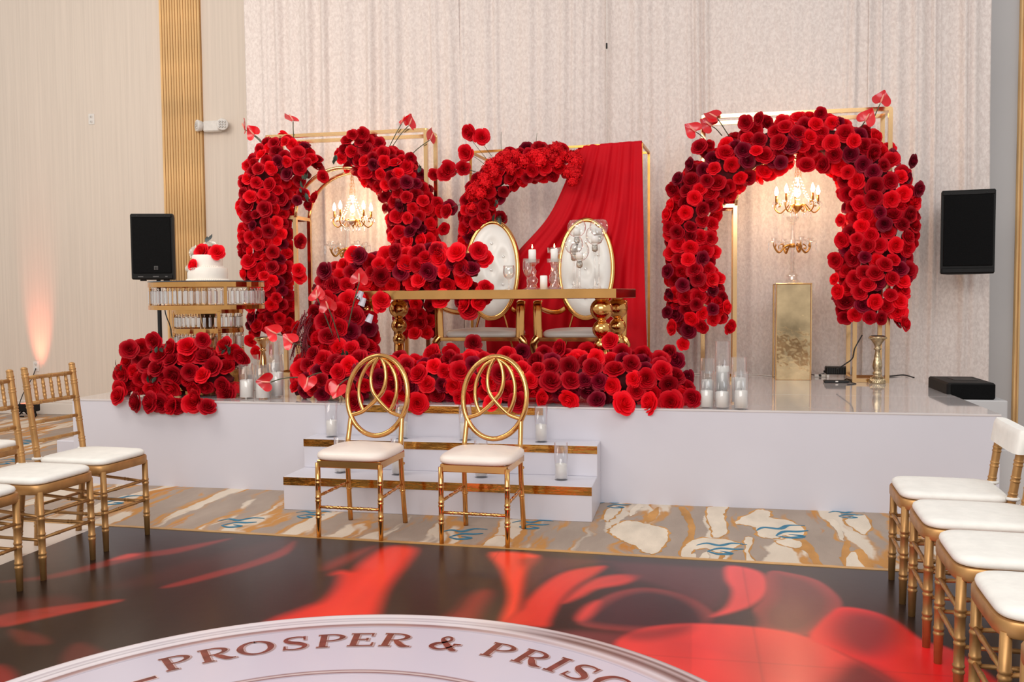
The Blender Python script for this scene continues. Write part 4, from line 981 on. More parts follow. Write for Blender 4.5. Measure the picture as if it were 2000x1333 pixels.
for k in range(26):       # hanging amaranthus strands, beaded
    x0 = 594+random.uniform(-4, 18); y0 = 606+random.uniform(0, 40); x1 = 566+random.uniform(0, 40); y1 = 690+random.uniform(-25, 22)
    P = catmull([atY(x0, y0, 6.12), atY((x0+x1)/2-6+random.uniform(-4, 4), (y0+y1)/2, 6.0), atY(x1, y1, 5.98+random.uniform(-.04, .04))], 18)
    obj('amaranthus_strand', MB().tube(P, [(.0018, .0048)[i % 2] for i in range(len(P))], 5), AMAR, rt, world=True)
leaves(rt, [(662, 700), (680, 705), (700, 590), (675, 690)], 5.98, .05)
PAPER = mat('white_wrap_paper', lin((205, 203, 214)), .6, var=(20, .1))
for px, py in [(703, 577), (708, 590), (722, 622)]:
    o = obj('paper_wrap', MB().grid(lambda u, v: ((u-.5)*.05*(1-.3*v), .006*math.sin(7*u), (v-.5)*.06), 6, 5), PAPER, rt, atY(px, py, 6.08)-Vector(rt.location)); o.rotation_euler = (0, .4, .3)
# ---- mound at the left end
LY = 6.0
base = atY(345, 790, LY); rmd = thing('floor_rose_mound', 'low mound of open red roses under the cake table at the stage edge', 'flowers', (base.x, LY, SZ))
garland(rmd, pathpx([(246, 745, 36), (290, 732, 56), (350, 728, 64), (410, 732, 60), (455, 742, 42)], LY, 1, .055), .064, .088, (6, .8, 8, .4), 2.4, maxn=200, flatz=SZ+.05, bias=.25)
loose(rmd, [(252, 682), (298, 668), (245, 705), (235, 730), (232, 760), (228, 772), (278, 680), (330, 678), (365, 675), (395, 665), (435, 675), (455, 690), (405, 793), (290, 786), (330, 792), (345, 796), (312, 790), (375, 788), (262, 786), (380, 778), (440, 770), (470, 700)], LY-.12, .064, (6, .8, 7, .4))
leaves(rmd, [(300, 690), (315, 685), (232, 722), (430, 690), (450, 690), (295, 745)], LY-.2, .05)

# ================================================================== CANDLES AND GLASS
def cyl_glass(label, p, r, h, group):
    mb = MB().lathe([(r*.98, .0), (r, .004), (r, h), (r-.003, h), (r-.003, .012), (.001, .012)], 28, (0, 0, 0), True, False)
    mb.lathe([(.001, 0), (r*.98, 0)], 28, (0, 0, 0), True, False)
    return single('glass_cylinder', mb, GLASS, label, 'glass holder', group, p)
def candle(label, p, r, h, group, flame=False):
    t = thing('pillar_candle', label, 'candle', p, 0, group)
    obj('wax', MB().lathe([(.002, 0), (r, 0), (r, h-.004), (r-.005, h), (r*.6, h-.004), (.002, h-.006)], 24, (0, 0, 0), True, False), WAX, t)
    obj('wick', MB().tube([(0, 0, h-.008), (.001, 0, h+.006), (.003, 0, h+.012)], .0012, 5), CORD, t)
    if flame:
        obj('flame', MB().lathe([(.0005, h+.006), (.004, h+.012), (.0055, h+.018), (.003, h+.028), (.0004, h+.038)], 10), FLAME, t)
    return t
G2, G3 = 'glass cylinders with candles on the steps', 'glass cylinders with candles on the stage'
yu = SYF-T2*.5; yl = SYF-T2-T1*.42
for i, (px, nm) in enumerate([(648, 'leftmost'), (785, 'behind the left ring-back chair'), (909, 'behind the right ring-back chair, left side'), (1057, 'rightmost')]):
    p = atY(px, 855, yu); p.z = Z2
    cyl_glass('glass candle cylinder on the upper step, '+nm, p, .041, .228, G2)
    candle('white candle inside the upper step glass, '+nm, (p.x, p.y, Z2+.0125), .037, .098, 'pillar candles on the steps')
for i, (px, nm) in enumerate([(666, 'leftmost'), (777, 'second from left'), (940, 'behind the right ring-back chair'), (1096, 'rightmost')]):
    p = atY(px, 930, yl); p.z = Z1
    cyl_glass('glass candle cylinder on the lower step, '+nm, p, .041, .228, G2)
    candle('white candle inside the lower step glass, '+nm, (p.x, p.y, Z1+.0125), .037, .085, 'pillar candles on the steps')
def stage_candles(rows, side):
    for px, py, top, ctop, wpx, nm in rows:
        p = atZ(px, py, SZ); k = mpp(p); r = wpx*k/2; h = (py-top)*k
        cyl_glass('glass candle cylinder on stage %s, %s' % (side, nm), p, r, h, G3)
        candle('white candle in the stage glass %s, %s' % (side, nm), (p.x, p.y, SZ+.0125), r-.005, (py-ctop)*k-.0125, 'pillar candles on the stage')
stage_candles([(482, 779, 711, 742, 28, 'front left'), (514, 780, 713, 745, 29, 'front middle behind an anthurium'), (541, 776, 693, 727, 27, 'front right'), (494, 763, 693, 732, 24, 'back left'), (535, 762, 666, 709, 27, 'tallest at the back')], 'left of the roses')
stage_candles([(1380, 798, 725, 763, 28, 'front left'), (1410, 799, 727, 765, 28, 'front middle'), (1447, 800, 726, 763, 28, 'front right'), (1382, 788, 700, 742, 27, 'back left'), (1411, 786, 667, 715, 28, 'tallest at the back'), (1443, 789, 698, 738, 29, 'back right')], 'right of the roses')
def candlestick(label, px, py, h, m=SILG):
    p = atZ(px, py, SZ); k = h/.374
    pr = [(.062, 0), (.064, .008), (.060, .02), (.046, .045), (.030, .058), (.026, .066), (.034, .074), (.034, .084), (.026, .092), (.026, .098), (.030, .110), (.036, .135), (.034, .160), (.026, .195), (.020, .235), (.018, .262), (.028, .268), (.028, .276), (.020, .282), (.022, .296), (.034, .318), (.050, .342), (.062, .352), (.064, .366), (.060, .374)]
    t = thing('candlestick', label, 'candle holder', (p.x, p.y, SZ))
    obj('shaft', MB().lathe([(r*k, z*k) for r, z in pr], 28), m, t)
    fl = MB()
    for i in range(24):
        a = 2*PI*i/24; fl.tube([(.062*k*math.cos(a), .062*k*math.sin(a), .01*k), (.044*k*math.cos(a), .044*k*math.sin(a), .048*k)], .005*k, 5)
    obj('fluted_foot', fl, m, t)
    bd = MB()
    for i in range(28):
        a = 2*PI*i/28; bd.ball((.064*k*math.cos(a), .064*k*math.sin(a), .358*k), .006*k, 6, 4)
    obj('beaded_rim', bd, m, t); obj('spike_plate', MB().lathe([(.05*k, .374*k), (.05*k, .377*k)], 20), BLACK, t)
candlestick('antique champagne candlestick under the right column of roses', 1713, 749, .374)
candlestick('gold candlestick standing behind the left group of glass cylinders', 515, 752, .39, GOLDL)

# ================================================================== PLINTHS, CANDELABRA, CHANDELIERS
MIRG = mat('gold_mirror_panel', lin((214, 187, 146)), .06, 1, var=(3.2, .5), det=6, bump=(5, .25), bdist=.02)
def plinth(label, px, py):
    p = atZ(px, py, SZ); t = thing('mirror_plinth', label, 'plinth', (p.x, p.y+.14, SZ), 0, 'gold mirrored plinths')
    obj('body', MB().box((0, 0, .395), (.272, .272, .79), bev=.004), MIRG, t)
    for sx in (-1, 1):
        for sy in (-1, 1): obj('edge_strip', MB().box((sx*.1375, sy*.1375, .395), (.012, .012, .79), bev=.003), GOLDL, t)
    obj('top_plate', MB().box((0, 0, .794), (.288, .288, .008), bev=.002), GOLDL, t)
    return p.x, p.y+.14, SZ+.798
pa = plinth('tall gold mirrored plinth under the crystal candelabra in the right arch', 1549, 743)
pb = plinth('gold mirrored plinth hidden behind the table roses in the left arch', 672, 748)
def candelabra(label, loc, rz):
    t = thing('crystal_candelabra', label, 'candelabra', loc, rz, 'crystal candelabra')
    obj('base', MB().lathe([(.075, 0), (.078, .008), (.062, .014), (.045, .03), (.043, .055), (.052, .06), (.05, .068), (.030, .085), (.020, .10)], 20, smooth=False), CRYS, t)
    pr = [(.018, .10)]
    z = .10
    while z < .30: pr += [(.016, z), (.026, z+.02), (.016, z+.04)]; z += .042
    obj('stem', MB().lathe(pr, 14, smooth=False), CRYS, t)
    obj('upper_stem', MB().lathe([(.030, .32), (.022, .36), (.016, .44), (.016, .48)], 14, smooth=False), CRYS, t)
    obj('hub', MB().lathe([(.02, .295), (.036, .305), (.036, .322), (.02, .332)], 16), GOLDB, t)
    obj('top_cup', MB().lathe([(.018, .48), (.030, .49), (.020, .50), (.055, .53), (.058, .55), (.040, .552)], 18, smooth=False), CRYS, t)
    dm = MB().lathe([(.001, 0), (.006, -.01), (.006, -.03), (.001, -.042)], 6, smooth=False).mesh('crystal_drop', CRYSD)
    for k in range(4):
        a = PI/4*0+.35+PI/2*k; d = Vector((math.cos(a), math.sin(a), 0))
        P = catmull([d*.03+Vector((0, 0, .315)), d*.07+Vector((0, 0, .30)), d*.115+Vector((0, 0, .255)), d*.152+Vector((0, 0, .29)), d*.160+Vector((0, 0, .335))], 6)
        am = obj('arm', MB().tube(P, .0085, 8), GOLDB, t)
        P2 = catmull([d*.065+Vector((0, 0, .30)), d*.09+Vector((0, 0, .325)), d*.12+Vector((0, 0, .31)), d*.115+Vector((0, 0, .285)), d*.10+Vector((0, 0, .295))], 5)
        obj('scroll', MB().tube(P2, .005, 6).ball(d*.155+Vector((0, 0, .315)), .014, 8, 6, (1, 1, 1.3)), GOLDB, am)
        obj('drip_cup', MB().lathe([(.012, .335), (.046, .345), (.050, .352), (.020, .352), (.026, .375), (.022, .378)], 16, tuple(d*.160), False), CRYS, t)
        for j in range(4):
            b = j*PI/2; obj('crystal_drop', dm, None, t, d*.160+Vector((.045*math.cos(b), .045*math.sin(b), .345)))
            if j % 2 == 0: obj('crystal_drop', dm, None, t, d*.160+Vector((.045*math.cos(b), .045*math.sin(b), .302)))
    return t
cb = candelabra('crystal candelabra with gold arms on the mirrored plinth, right arch', pa, 0)
dup(cb, pb, .5, 'crystal candelabra with gold arms rising behind the table roses, left arch', 'crystal candelabra')
def chandelier(label, loc, ztop, rz):
    """loc: bottom hub; hangs by chains to ztop"""
    t = thing('chandelier', label, 'chandelier', loc, rz, 'small gold chandeliers in the arches')
    obj('bowl', MB().lathe([(.003, -.03), (.012, -.02), (.030, .0), (.042, .018), (.036, .03), (.016, .04), (.012, .07)], 18), GOLDB, t)
    obj('column', MB().lathe([(.012, .06), (.022, .08), (.014, .10), (.028, .13), (.014, .16), (.020, .19), (.010, .22), (.026, .245), (.03, .25), (.008, .26)], 14, smooth=False), CRYS, t)
    dm = MB().lathe([(.001, 0), (.007, -.012), (.006, -.034), (.001, -.046)], 6, smooth=False).mesh('crystal_drop', CRYSD)
    bm = MB().ball((0, 0, 0), 1, 6, 4)
    for k in range(5):
        a = 2*PI*k/5+.30; d = Vector((math.cos(a), math.sin(a), 0)); q = Vector((0, 0, 1))
        P = catmull([d*.03+q*.01, d*.065+q*.035, d*.10+q*.0, d*.14-q*.03, d*.180+q*.0, d*.182+q*.04, d*.15+q*.052, d*.14+q*.03, d*.158+q*.022], 6)
        am = obj('arm', MB().tube(P, .0055, 8), GOLDB, t)
        P2 = catmull([d*.06+q*.03, d*.075-q*.01, d*.055-q*.028, d*.042-q*.01, d*.055-q*.005], 5); obj('scroll', MB().tube(P2, .0038, 6), GOLDB, am)
        c = d*.172
        obj('drip_cup', MB().lathe([(.008, .045), (.030, .058), (.034, .062), (.012, .062)], 14, tuple(c), False), CRYS, t)
        obj('candle_sleeve', MB().lathe([(.010, .058), (.010, .115), (.004, .118)], 12, tuple(c)), GOLDB, t)
        obj('bulb', MB().lathe([(.006, .115), (.015, .132), (.0165, .145), (.010, .170), (.0008, .192)], 12, tuple(c)), BULB, t)
        # swag of beads from the crown to each cup
        mb = MB()
        for j in range(15):
            u = j/14; pt = (q*.25+d*.025).lerp(c+q*.06, u)+Vector((0, 0, -.07*math.sin(PI*u))); mb.ball(pt, .0062, 6, 4)
        obj('bead_strand', mb, CRYSD, t)
        for j in range(4): b = j*PI/2+.3; obj('crystal_drop', dm, None, t, c+Vector((.031*math.cos(b), .031*math.sin(b), .056)))
        obj('crystal_drop', dm, None, t, d*.11-q*.03); obj('crystal_drop', dm, None, t, d*.055-q*.03)
    H = ztop-loc[2]
    for k in range(3):
        a = 2*PI*k/3+.4; mb = MB(); n = 9
        for j in range(n):
            u0, u1 = j/n, (j+1)/n; f = lambda u: Vector((.028*math.cos(a)*(1-u), .028*math.sin(a)*(1-u), .25+(H-.25)*u)); p0, p1 = f(u0), f(u1); m_ = (p0+p1)/2; hl = (p1-p0).length*.62
            sd = Vector((1, 0, 0)) if j % 2 else Vector((0, 1, 0))
            mb.tube([m_+sd*.006*math.cos(w_)+Vector((0, 0, hl*math.sin(w_))) for w_ in np.linspace(0, 2*PI, 11)[:-1]], .0018, 5, closed=True)
        obj('chain', mb, GOLDB, t)
    l = bpy.data.lights.new('chandelier_glow', 'POINT'); l.energy = 14; l.color = (1, .74, .45); l.shadow_soft_size = .10
    lo = link(bpy.data.objects.new('chandelier_glow', l)); lo.parent = t; lo.location = (0, 0, .15)
    return t
cy_ = 7.75
p = atY(1558, 408, cy_); chandelier('small gold chandelier with lit candle bulbs hanging in the right arch', tuple(p), atY(1558, 300, cy_).z, 0)
p = atY(689, 437, cy_); chandelier('small gold chandelier with lit candle bulbs hanging in the left arch', tuple(p), atY(689, 328, cy_).z, .35)

# ================================================================== TABLE SETTING
TZ = TH
def tp(px, y): q = atY(px, 560, y); return Vector((q.x, y, TZ))
def holder(label, px, y, h):
    p = tp(px, y); k = h/.215
    pr = [(.056, 0), (.056, .012), (.036, .018), (.030, .030), (.028, .038), (.040, .056), (.042, .070), (.026, .088), (.022, .094), (.028, .112), (.030, .130), (.020, .150), (.020, .165), (.030, .182), (.052, .188), (.054, .215), (.050, .215), (.048, .192), (.002, .192)]
    single('crystal_candle_holder', MB().lathe([(r, z*k) for r, z in pr], 22, smooth=False, caps=False), CRYS, label, 'candle holder', 'crystal candle holders on the table', p)
    return p+Vector((0, 0, .193*k))
q = holder('crystal candle holder with a lit candle, left one on the gold table', 1040, 6.36, .215)
candle('lit white candle on the left crystal holder on the table', q, .027, .092, 'candles on the gold table', True)
q = holder('crystal candle holder with a lit candle, front right one on the gold table', 1083, 6.32, .215)
candle('lit white candle on the front right crystal holder on the table', q, .026, .092, 'candles on the gold table', True)
holder('taller crystal candle holder behind the second lit candle on the table', 1084, 6.46, .30)
candle('short unlit white candle standing directly on the gold table', tp(1062, 6.28), .026, .098, 'candles on the gold table')
def goblet(label, px, y, h, rb):
    pr = [(.032, 0), (.033, .003), (.008, .010), (.005, .03), (.005, .40*h), (.010, .43*h), (rb*.75, .52*h), (rb, .68*h), (rb*.96, .86*h), (rb*.88, h), (rb*.85, h), (rb*.93, .86*h), (rb*.96, .68*h), (rb*.7, .53*h), (.004, .46*h)]
    single('wine_glass', MB().lathe(pr, 24, caps=False), CRYS, label, 'glass', 'wine glasses on the table', tp(px, y))
goblet('etched wine goblet beside the rose runner on the gold table', 994, 6.30, .172, .042)
goblet('slender champagne flute behind the left crystal candle holder', 1030, 6.45, .225, .032)
MESHM = mat('silver_bead_mesh', lin((190, 186, 178)), .3, .8, var=(90, .5), bump=(140, .8))
def globe(label, px, ytop, rpx, y):
    p = tp(px, y); k = mpp(p); R_ = rpx*k; zt = atY(px, ytop, y).z-TZ
    t = thing('globe_candle_holder', label, 'candle holder', p, 0, 'tall glass globe candle holders')
    zc = zt-R_*.80
    pr = []
    for i in range(13):
        a = -1.35+i/12*(1.35+.80); pr.append((R_*math.cos(a), zc+R_*1.08*math.sin(a)))
    pr2 = pr+[(r-.002, z) for r, z in pr[::-1]]
    obj('globe', MB().lathe(pr2, 28, caps=False), GLASS, t)
    zb = zc-R_*1.05
    obj('mesh_cup', MB().lathe([(.006, zb-.05), (.020, zb-.04), (.022, zb-.02), (.018, zb)], 16), MESHM, t)
    obj('stem', MB().lathe([(.045, 0), (.046, .004), (.012, .010), (.0065, .03), (.0065, zb-.06), (.012, zb-.048)], 16), CRYS, t)
    candle('white votive in the glass globe'+label[label.find(','):], (p.x, p.y, TZ+zb+.012), .026, .05, 'votives in the glass globes')
globe('tall glass globe candle holder, back left of the five', 1127, 430, 18, 6.52)
globe('tall glass globe candle holder, back right of the five', 1170, 429, 18, 6.50)
globe('tall glass globe candle holder, front right of the five', 1162, 445, 18, 6.34)
globe('tall glass globe candle holder, far left of the five', 1121, 463, 18, 6.42)
globe('tall glass globe candle holder, lowest one in front', 1132, 475, 19, 6.30)

# ================================================================== CAKE TABLE AND CAKE
cp = atY(410, 760, 6.42); CT = thing('cake_table', 'round tiered gold cake table hung with crystal prisms', 'table', (cp.x, 6.42, SZ))
k = mpp((cp.x, 6.42, 1.2)); zof = lambda py: atY(403, py, 6.42).z-SZ
Rt, Rl = 108*k, 66*k
def ring(r, z, h, w=.022): return MB().lathe([(r-w, z-h/2), (r, z-h/2), (r, z+h/2), (r-w, z+h/2), (r-w, z-h/2)], 56, smooth=False, caps=False)
obj('glass_top', MB().lathe([(.001, 0), (Rt+.004, 0), (Rt+.004, .008), (.001, .008)], 56, (0, 0, zof(552)), False, False), mat('smoked_glass', lin((60, 66, 72)), .05, var=(3, .05), coat=.5), CT)
rows = [(Rt, 557, 9, 600, 8, 62), (Rl, 608, 8, 645, 9, 38), (Rl*1.01, 647, 4, 685, 9, 38), (Rl*1.02, 689, 4, 726, 9, 38)]
for R_, y0, h0, y1, h1, nc in rows:
    obj('gold_ring', ring(R_, zof(y0), h0*k), GOLD, CT); obj('gold_ring', ring(R_, zof(y1), h1*k), GOLD, CT)
    zt, zb = zof(y0+h0/2+2), zof(y1-h1/2)
    L_ = zt-zb
    cm = MB().lathe([(.003, 0), (.007, -.006), (.003, -.012), (.005, -.016), (.0125, -.022), (.0125, -L_+.014), (.004, -L_+.004)], 6, smooth=False).mesh('crystal_prism', CRYSD)
    for i in range(nc):
        a = 2*PI*i/nc; o = obj('crystal_prism', cm, None, CT, ((R_-.014)*math.cos(a), (R_-.014)*math.sin(a), zt)); o.rotation_euler = (0, 0, a)
    for a in (-2.35, -.75, .75, 2.35, -1.9+PI):
        obj('upright', MB().box((R_*.985*math.cos(a), R_*.985*math.sin(a), (zof(y0)+zof(y1))/2), (.012, .024, zof(y0)-zof(y1)), a, .002), GOLD, CT)
if False: obj('under_plate', MB().lathe([(.01, 0), (Rt-.01, 0), (Rt-.01, .006), (.01, .006)], 48, (0, 0, zof(602)), False), GOLDL, CT)
obj('foot', MB().lathe([(Rl*1.1, 0), (Rl*1.1, .02), (Rl, .03), (Rl, zof(728))], 48, smooth=False), GOLD, CT)
obj('inner_column', MB().lathe([(.06, .0), (.06, zof(600))], 24), GOLDL, CT)
CAKE = mat('white_buttercream', lin((240, 232, 222)), .55, var=(14, .03), bump=(30, .25), bdist=.006)
cz0 = SZ+zof(552)+.008
ck = thing('wedding_cake', 'two-tier white cake with red and white roses on the cake table', 'cake', (atY(406, 548, 6.42).x, 6.42, cz0))
obj('cake_board', MB().lathe([(.02, 0), (.175, 0), (.175, .006), (.02, .006)], 40, smooth=False), mat('white_card', lin((240, 236, 230)), .6, var=(8, .02)), ck)
obj('lower_tier', MB().lathe([(.01, .006), (.148, .006), (.150, .012), (.150, .098), (.143, .106), (.01, .106)], 48), CAKE, ck)
obj('upper_tier', MB().lathe([(.01, .106), (.112, .106), (.113, .112), (.113, .195), (.107, .203), (.01, .205)], 48), CAKE, ck)
for R_, z in ((.152, .010), (.116, .110)):
    bd = MB(); nn = int(2*PI*R_/.014)
    for i in range(nn): a = 2*PI*i/nn; bd.ball((R_*math.cos(a), R_*math.sin(a), z), .0085, 6, 4)
    obj('piped_border', bd, CAKE, ck)
def cake_rose(px, py, y, size, mesh_, n):
    o = obj('rose', mesh_, None, ck, atY(px, py, y)-Vector(ck.location)); o.rotation_mode = 'QUATERNION'; o.rotation_quaternion = Vector(n).to_track_quat('Z', 'Y'); o.scale = (size,)*3
for px, py, y, s, c, n in [(392, 490, 6.34, .058, 1, (-.1, -1, .3)), (424, 492, 6.35, .056, 1, (.4, -1, .2)), (406, 494, 6.36, .050, 2, (.1, -1, .2)), (375, 519, 6.29, .050, 1, (-.5, -1, .1))]:
    cake_rose(px, py, y, s, RM[c][0], n)
for px, py, y, s, n in [(407, 480, 6.42, .056, (.1, -.8, .9)), (376, 492, 6.40, .052, (-.8, -.7, .3)), (366, 525, 6.33, .035, (-.9, -.5, .0))]: cake_rose(px, py, y, s, WRM[0], n)
GLEAF = mat('grey_green_leaf', lin((78, 88, 88)), .55, var=(10, .15))
for a, L_ in ((.7, .085), (.25, .05)):
    mb = MB().grid(lambda u, v: ((u-.5)*.035*math.sin(PI*min(1, v+.02))+v*L_*math.sin(a), .008*math.sin(PI*v), v*L_*math.cos(a)), 5, 8); obj('leaf', mb, GLEAF, ck, atY(402, 474, 6.40)-Vector(ck.location))

# ================================================================== SPEAKERS AND SOUND GEAR
def speaker_cab(t, w, d, h, z0):
    """front face at -y; trapezoid cabinet"""
    prof = [(-w/2, -d/2), (w/2, -d/2), (w/2+.0, -d/2+.06), (w*.30, d/2), (-w*.30, d/2), (-w/2, -d/2+.06)]
    n = len(prof); vs = []; b = .012
    for zz, k in ((z0, .965), (z0+b, 1), (z0+h-b, 1), (z0+h, .965)): vs += [(x*k, y*k, zz) for x, y in prof]
    fs = [(j*n+i, j*n+(i+1) % n, (j+1)*n+(i+1) % n, (j+1)*n+i) for j in range(3) for i in range(n)]+[tuple(range(n))[::-1], tuple(3*n+i for i in range(n))]
    obj('cabinet', MB().add(vs, fs, False), BLACK, t)
    obj('grille', MB().box((0, -d/2-.006, z0+h*.515), (w*.92, .014, h*.84), bev=.005), GRILLE, t)
    obj('top_bezel', MB().box((0, -d/2-.004, z0+h*.962), (w*.96, .012, h*.045), bev=.004), BLACK, t)
    obj('bottom_bezel', MB().box((0, -d/2-.004, z0+h*.04), (w*.96, .012, h*.055), bev=.004), BLACK, t)
    for x in (-.33, .33): obj('screw', MB().ball((w*x, -d/2-.010, z0+h*.962), .006, 8, 5, (1, .5, 1)), CORD, t)
SX_, SYY = atY(308, 485, 7.35).x, 7.35
k = mpp((SX_, SYY, 1.6))
t = thing('loudspeaker', 'black loudspeaker on a pole stand behind the cake table', 'speaker', (SX_, SYY, 0), .28)
zb = atY(298, 547, SYY).z; zt = atY(298, 421, SYY).z
speaker_cab(t, 78*k, .33, zt-zb, zb)
GREYP = mat('grey_print', lin((92, 90, 90)), .5, var=(30, .1))
bd = obj('badge', MB().box((.065-.03, -.180, zb+.10), (.034, .004, .034), bev=.002), GREYP, t); obj('badge_inset', MB().box((.065-.03, -.183, zb+.10), (.024, .002, .026)), BLACK, bd)
for i in range(3): obj('badge_bar', MB().box((.037, -.1845, zb+.093+.008*i), (.014, .001, .003)), GREYP, bd)
for x, w_ in ((-.10, .045), (.03, .05), (.12, .02)): obj('model_text', MB().box((x, -.176, zb+.025), (w_, .002, .008)), GREYP, t)
for x in (-.1, .1): obj('foot', MB().box((x, -.10, zb-.006), (.05, .03, .012), bev=.003), CORD, t)
t2 = thing('speaker_stand', 'black tripod pole stand under the left loudspeaker', 'stand', (SX_, SYY, 0))
obj('pole', MB().tube([(0, 0, .12), (0, 0, zb-.001)], .018, 12), BLACK, t2)
for i in range(3):
    a = 2*PI*i/3+.5; obj('leg', MB().tube([(0, 0, .62), (.34*math.cos(a), .34*math.sin(a), .012)], .012, 8), BLACK, t2)
    obj('brace', MB().tube([(0, 0, .16), (.19*math.cos(a), .19*math.sin(a), .34)], .008, 6), BLACK, t2)
q0 = atY(322, 604, SYY+.1); q1 = atY(342, 680, SYY+.1)
obj('cable', MB().tube(catmull([(.02, .1, zb), q0-Vector((SX_, SYY, 0)), atY(333, 640, SYY+.1)-Vector((SX_, SYY, 0)), q1-Vector((SX_, SYY, 0)), (.3, .2, .02)], 8), .005, 6), CORD, t2)
# right speaker carried on an arm from the wall
ys_ = 7.75; pc = atY(1897, 452, ys_); k = mpp(pc); zb = atY(1897, 535, ys_).z; zt = atY(1897, 371, ys_).z
t = thing('loudspeaker', 'large black loudspeaker mounted on the wall at the right', 'speaker', (pc.x, ys_+.16, 0), -.16)
speaker_cab(t, 95*k, .36, zt-zb, zb)
_m = Matrix.Rotation(.16, 3, 'Z'); zm = (zb+zt)/2
_l = lambda x, y: tuple(_m @ Vector((x-pc.x, y-ys_-.16, zm)))
obj('wall_arm', MB().tube([_l(pc.x+.03, ys_+.30), _l(cx1+.05, CURY+.10), _l(cx1+.05, WALLY-.01)], .020, 10), BLACK, t)
obj('wall_plate', MB().box(_l(cx1+.05, WALLY-.016), (.12, .02, .2), .16), BLACK, t)
# low black box right of the stage on a pale block
yb_ = 7.02; a = atY(1850, 770, yb_-.25); b = atY(1946, 775, yb_-.25); zb = a.z
zb = .575; xa, xb = a.x, b.x; bw = xb-xa
single('pale_block', MB().box(((max(xa, SX1+.01)+xb+.065)/2, yb_+.05, zb/2), (xb+.065-max(xa, SX1+.01), .66, zb), bev=.006), WR, 'pale grey block beside the right end of the stage', 'block')
single('low_panel', MB().box(((SX1+.01+3.5)/2, 5.98, .18), (3.5-SX1-.01, .05, .36), bev=.004), WR, 'low pale grey panel standing right of the stage behind the chairs', 'panel')
t = thing('stage_monitor', 'low black speaker box lying beside the right end of the stage', 'speaker', ((xa+xb)/2, yb_, zb))
hb = atY(1900, 749, yb_-.25).z-zb
obj('cabinet', MB().box((0, .02, hb/2), (bw, .52, hb), bev=.012), BLACK, t)
obj('grille', MB().box((.01, -.242, hb/2), (bw*.9, .012, hb*.86), bev=.004), GRILLE, t)
obj('top_handle', MB().box((.02, .06, hb+.001), (bw*.5, .2, .004), bev=.002), CORD, t)
# power brick and cords on the stage
def cord(label, pts, r=.005, m=None, z=SZ):
    P = [atZ(x, y, z+r) if len(q) == 0 else atY(x, y, q[0]) for x, y, *q in pts]
    single('stage_cable', MB().tube(catmull(P, 8), r, 6), m or CORD, label, 'cord', 'cords on the stage')
p = atZ(1634, 738, SZ)
t = thing('power_adapter', 'chunky black power adapter on the stage beside the mirrored plinth', 'adapter', (p.x, p.y, SZ))
obj('case', MB().box((0, 0, .062), (.185, .10, .064), bev=.008), CORD, t)
for i in range(9): obj('fin', MB().box((-.07+.0175*i, -.052, .062), (.008, .006, .05), bev=.001), BLACK, t)
for x in (-.075, .075): obj('riser', MB().box((x, 0, .015), (.02, .08, .03), bev=.003), WCORD, t)
for x in (-.098, .098): obj('lug', MB().box((x, 0, .05), (.014, .03, .02), bev=.003), BLACK, t)
p = atZ(1633, 748, SZ)
t = thing('flat_remote_box', 'flat black control box lying on the stage before the adapter', 'controller', (p.x, p.y, SZ))
obj('case', MB().box((0, 0, .011), (.19, .07, .02), bev=.006), CORD, t); obj('indicator', MB().box((0, -.036, .013), (.02, .003, .008)), WCORD, t)
t = thing('plug_connector', 'white cable connectors lying beside the mirrored plinth', 'connector', atZ(1602, 737, SZ))
obj('plug', MB().box((-.03, 0, .012), (.035, .025, .022), bev=.003), WCORD, t); obj('plug', MB().box((.03, .01, .012), (.05, .025, .022), bev=.003), WCORD, t); obj('joint', MB().box((0, .004, .012), (.02, .018, .016), bev=.003), CORD, t)
cord('black cord running from the adapter up to the right arch frame', [(1634, 722, 7.62), (1650, 712, 7.60), (1665, 700, 7.58), (1670, 680, 7.58), (1684, 655, 7.6)])
cord('black cord trailing right across the back of the stage', [(1660, 733), (1700, 736), (1740, 735), (1765, 733), (1785, 738)], .006)
cord('thin black lead from the plinth to the white connectors', [(1583, 732), (1595, 733), (1606, 731), (1622, 729)], .004)
cord('black leads curling beside the flat control box', [(1645, 745), (1655, 740), (1662, 747), (1672, 750), (1655, 752)], .003)
cord('pale cord crossing the back of the stage left of the plinth', [(1340, 733), (1365, 731), (1400, 733), (1470, 732), (1515, 736)], .005, WCORD)

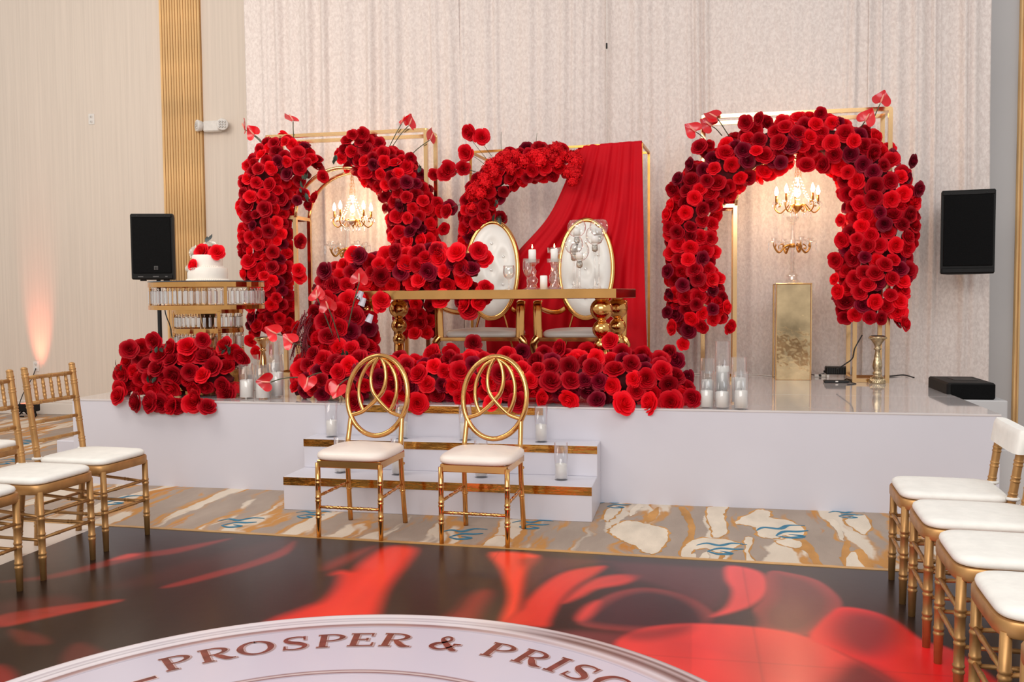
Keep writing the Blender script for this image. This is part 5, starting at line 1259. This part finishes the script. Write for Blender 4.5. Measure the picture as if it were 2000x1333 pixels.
# ================================================================== WALL FITTINGS
def outlet(label, px, py):
    p = atY(px, py, WALLY); t = thing('wall_outlet', label, 'outlet', (p.x, WALLY, p.z), 0, 'wall outlets')
    obj('plate', MB().box((0, -.003, 0), (.075, .006, .118), bev=.003), WCORD, t)
    for z in (-.027, .027):
        s_ = obj('socket', MB().lathe([(.016, 0), (.016, .004)], 16), WCORD, t, (0, -.005, z)); s_.rotation_euler = (PI/2, 0, 0)
        for x in (-.006, .006): obj('slot', MB().box((x, .002, .0045), (.002, .008, .001)), BLACK, s_)
outlet('white double outlet plate high on the wallpaper left of the slats', 179, 233)
outlet('white outlet with a black plug above the floor uplight', 71, 716)
p = atY(417, 248, WALLY-.03); t = thing('emergency_light', 'white twin-head emergency light on the wall beside the slats', 'light', (p.x, WALLY, p.z))
obj('housing', MB().box((0, -.045, 0), (.19, .09, .115), bev=.012), WCORD, t)
for sx, rz in ((-1, -.7), (1, .35)):
    h = obj('lamp_head', MB().lathe([(.02, -.03), (.052, -.02), (.062, .02), (.062, .035), (.055, .038)], 20), WCORD, t, (sx*.135, -.075, .008)); h.rotation_euler = (PI/2, 0, rz)
    lm = MB().lathe([(.012, 0), (.011, .004), (.003, .007)], 10).mesh('lens', CRYSD)
    for i in range(3):
        for j in range(3): obj('lens', lm, None, h, ((i-1)*.027, (j-1)*.027, .038))
# floor uplight and its red beam up the wall
p = atZ(70, 812, 0); t = thing('floor_uplight', 'small black floor uplight casting a red glow up the wall', 'light', (p.x, WALLY-.22, 0))
obj('lamp_body', MB().box((0, 0, .105), (.20, .12, .09), bev=.01), BLACK, t)
for s in (-1, 1):
    obj('leg', MB().tube([(s*.07, 0, .07), (s*.115, -.05, .008)], .009, 6), BLACK, t); obj('leg', MB().tube([(s*.07, 0, .07), (s*.05, .05, .008)], .009, 6), BLACK, t)
obj('foot_bar', MB().tube([(-.12, -.05, .008), (-.03, -.05, .008)], .008, 6).tube([(.12, -.05, .008), (.03, -.05, .008)], .008, 6), BLACK, t)
obj('lamp_lens', MB().box((0, 0, .152), (.15, .08, .004)), mat('red_lens', (1, .2, .15), .3, emit=(1, .15, .08), estr=3, var=(5, .1)), t)
l = bpy.data.lights.new('uplight_beam', 'SPOT'); l.energy = 130; l.color = (1, .22, .13); l.spot_size = .46; l.spot_blend = 1.0; l.shadow_soft_size = .04
lo = link(bpy.data.objects.new('uplight_beam', l)); lo.parent = t; lo.location = (0, .02, .19); lo.rotation_euler = Vector((0, .24, 1)).to_track_quat('-Z', 'Y').to_euler()
P = [atY(70, 720, WALLY-.03), atY(62, 740, WALLY-.05), atY(45, 770, WALLY-.06), atY(36, 800, WALLY-.1), Vector((p.x-.1, WALLY-.2, .03))]
single('uplight_cord', MB().tube(catmull(P, 8), .005, 6), CORD, 'thin black cord from the wall outlet down to the uplight', 'cord')
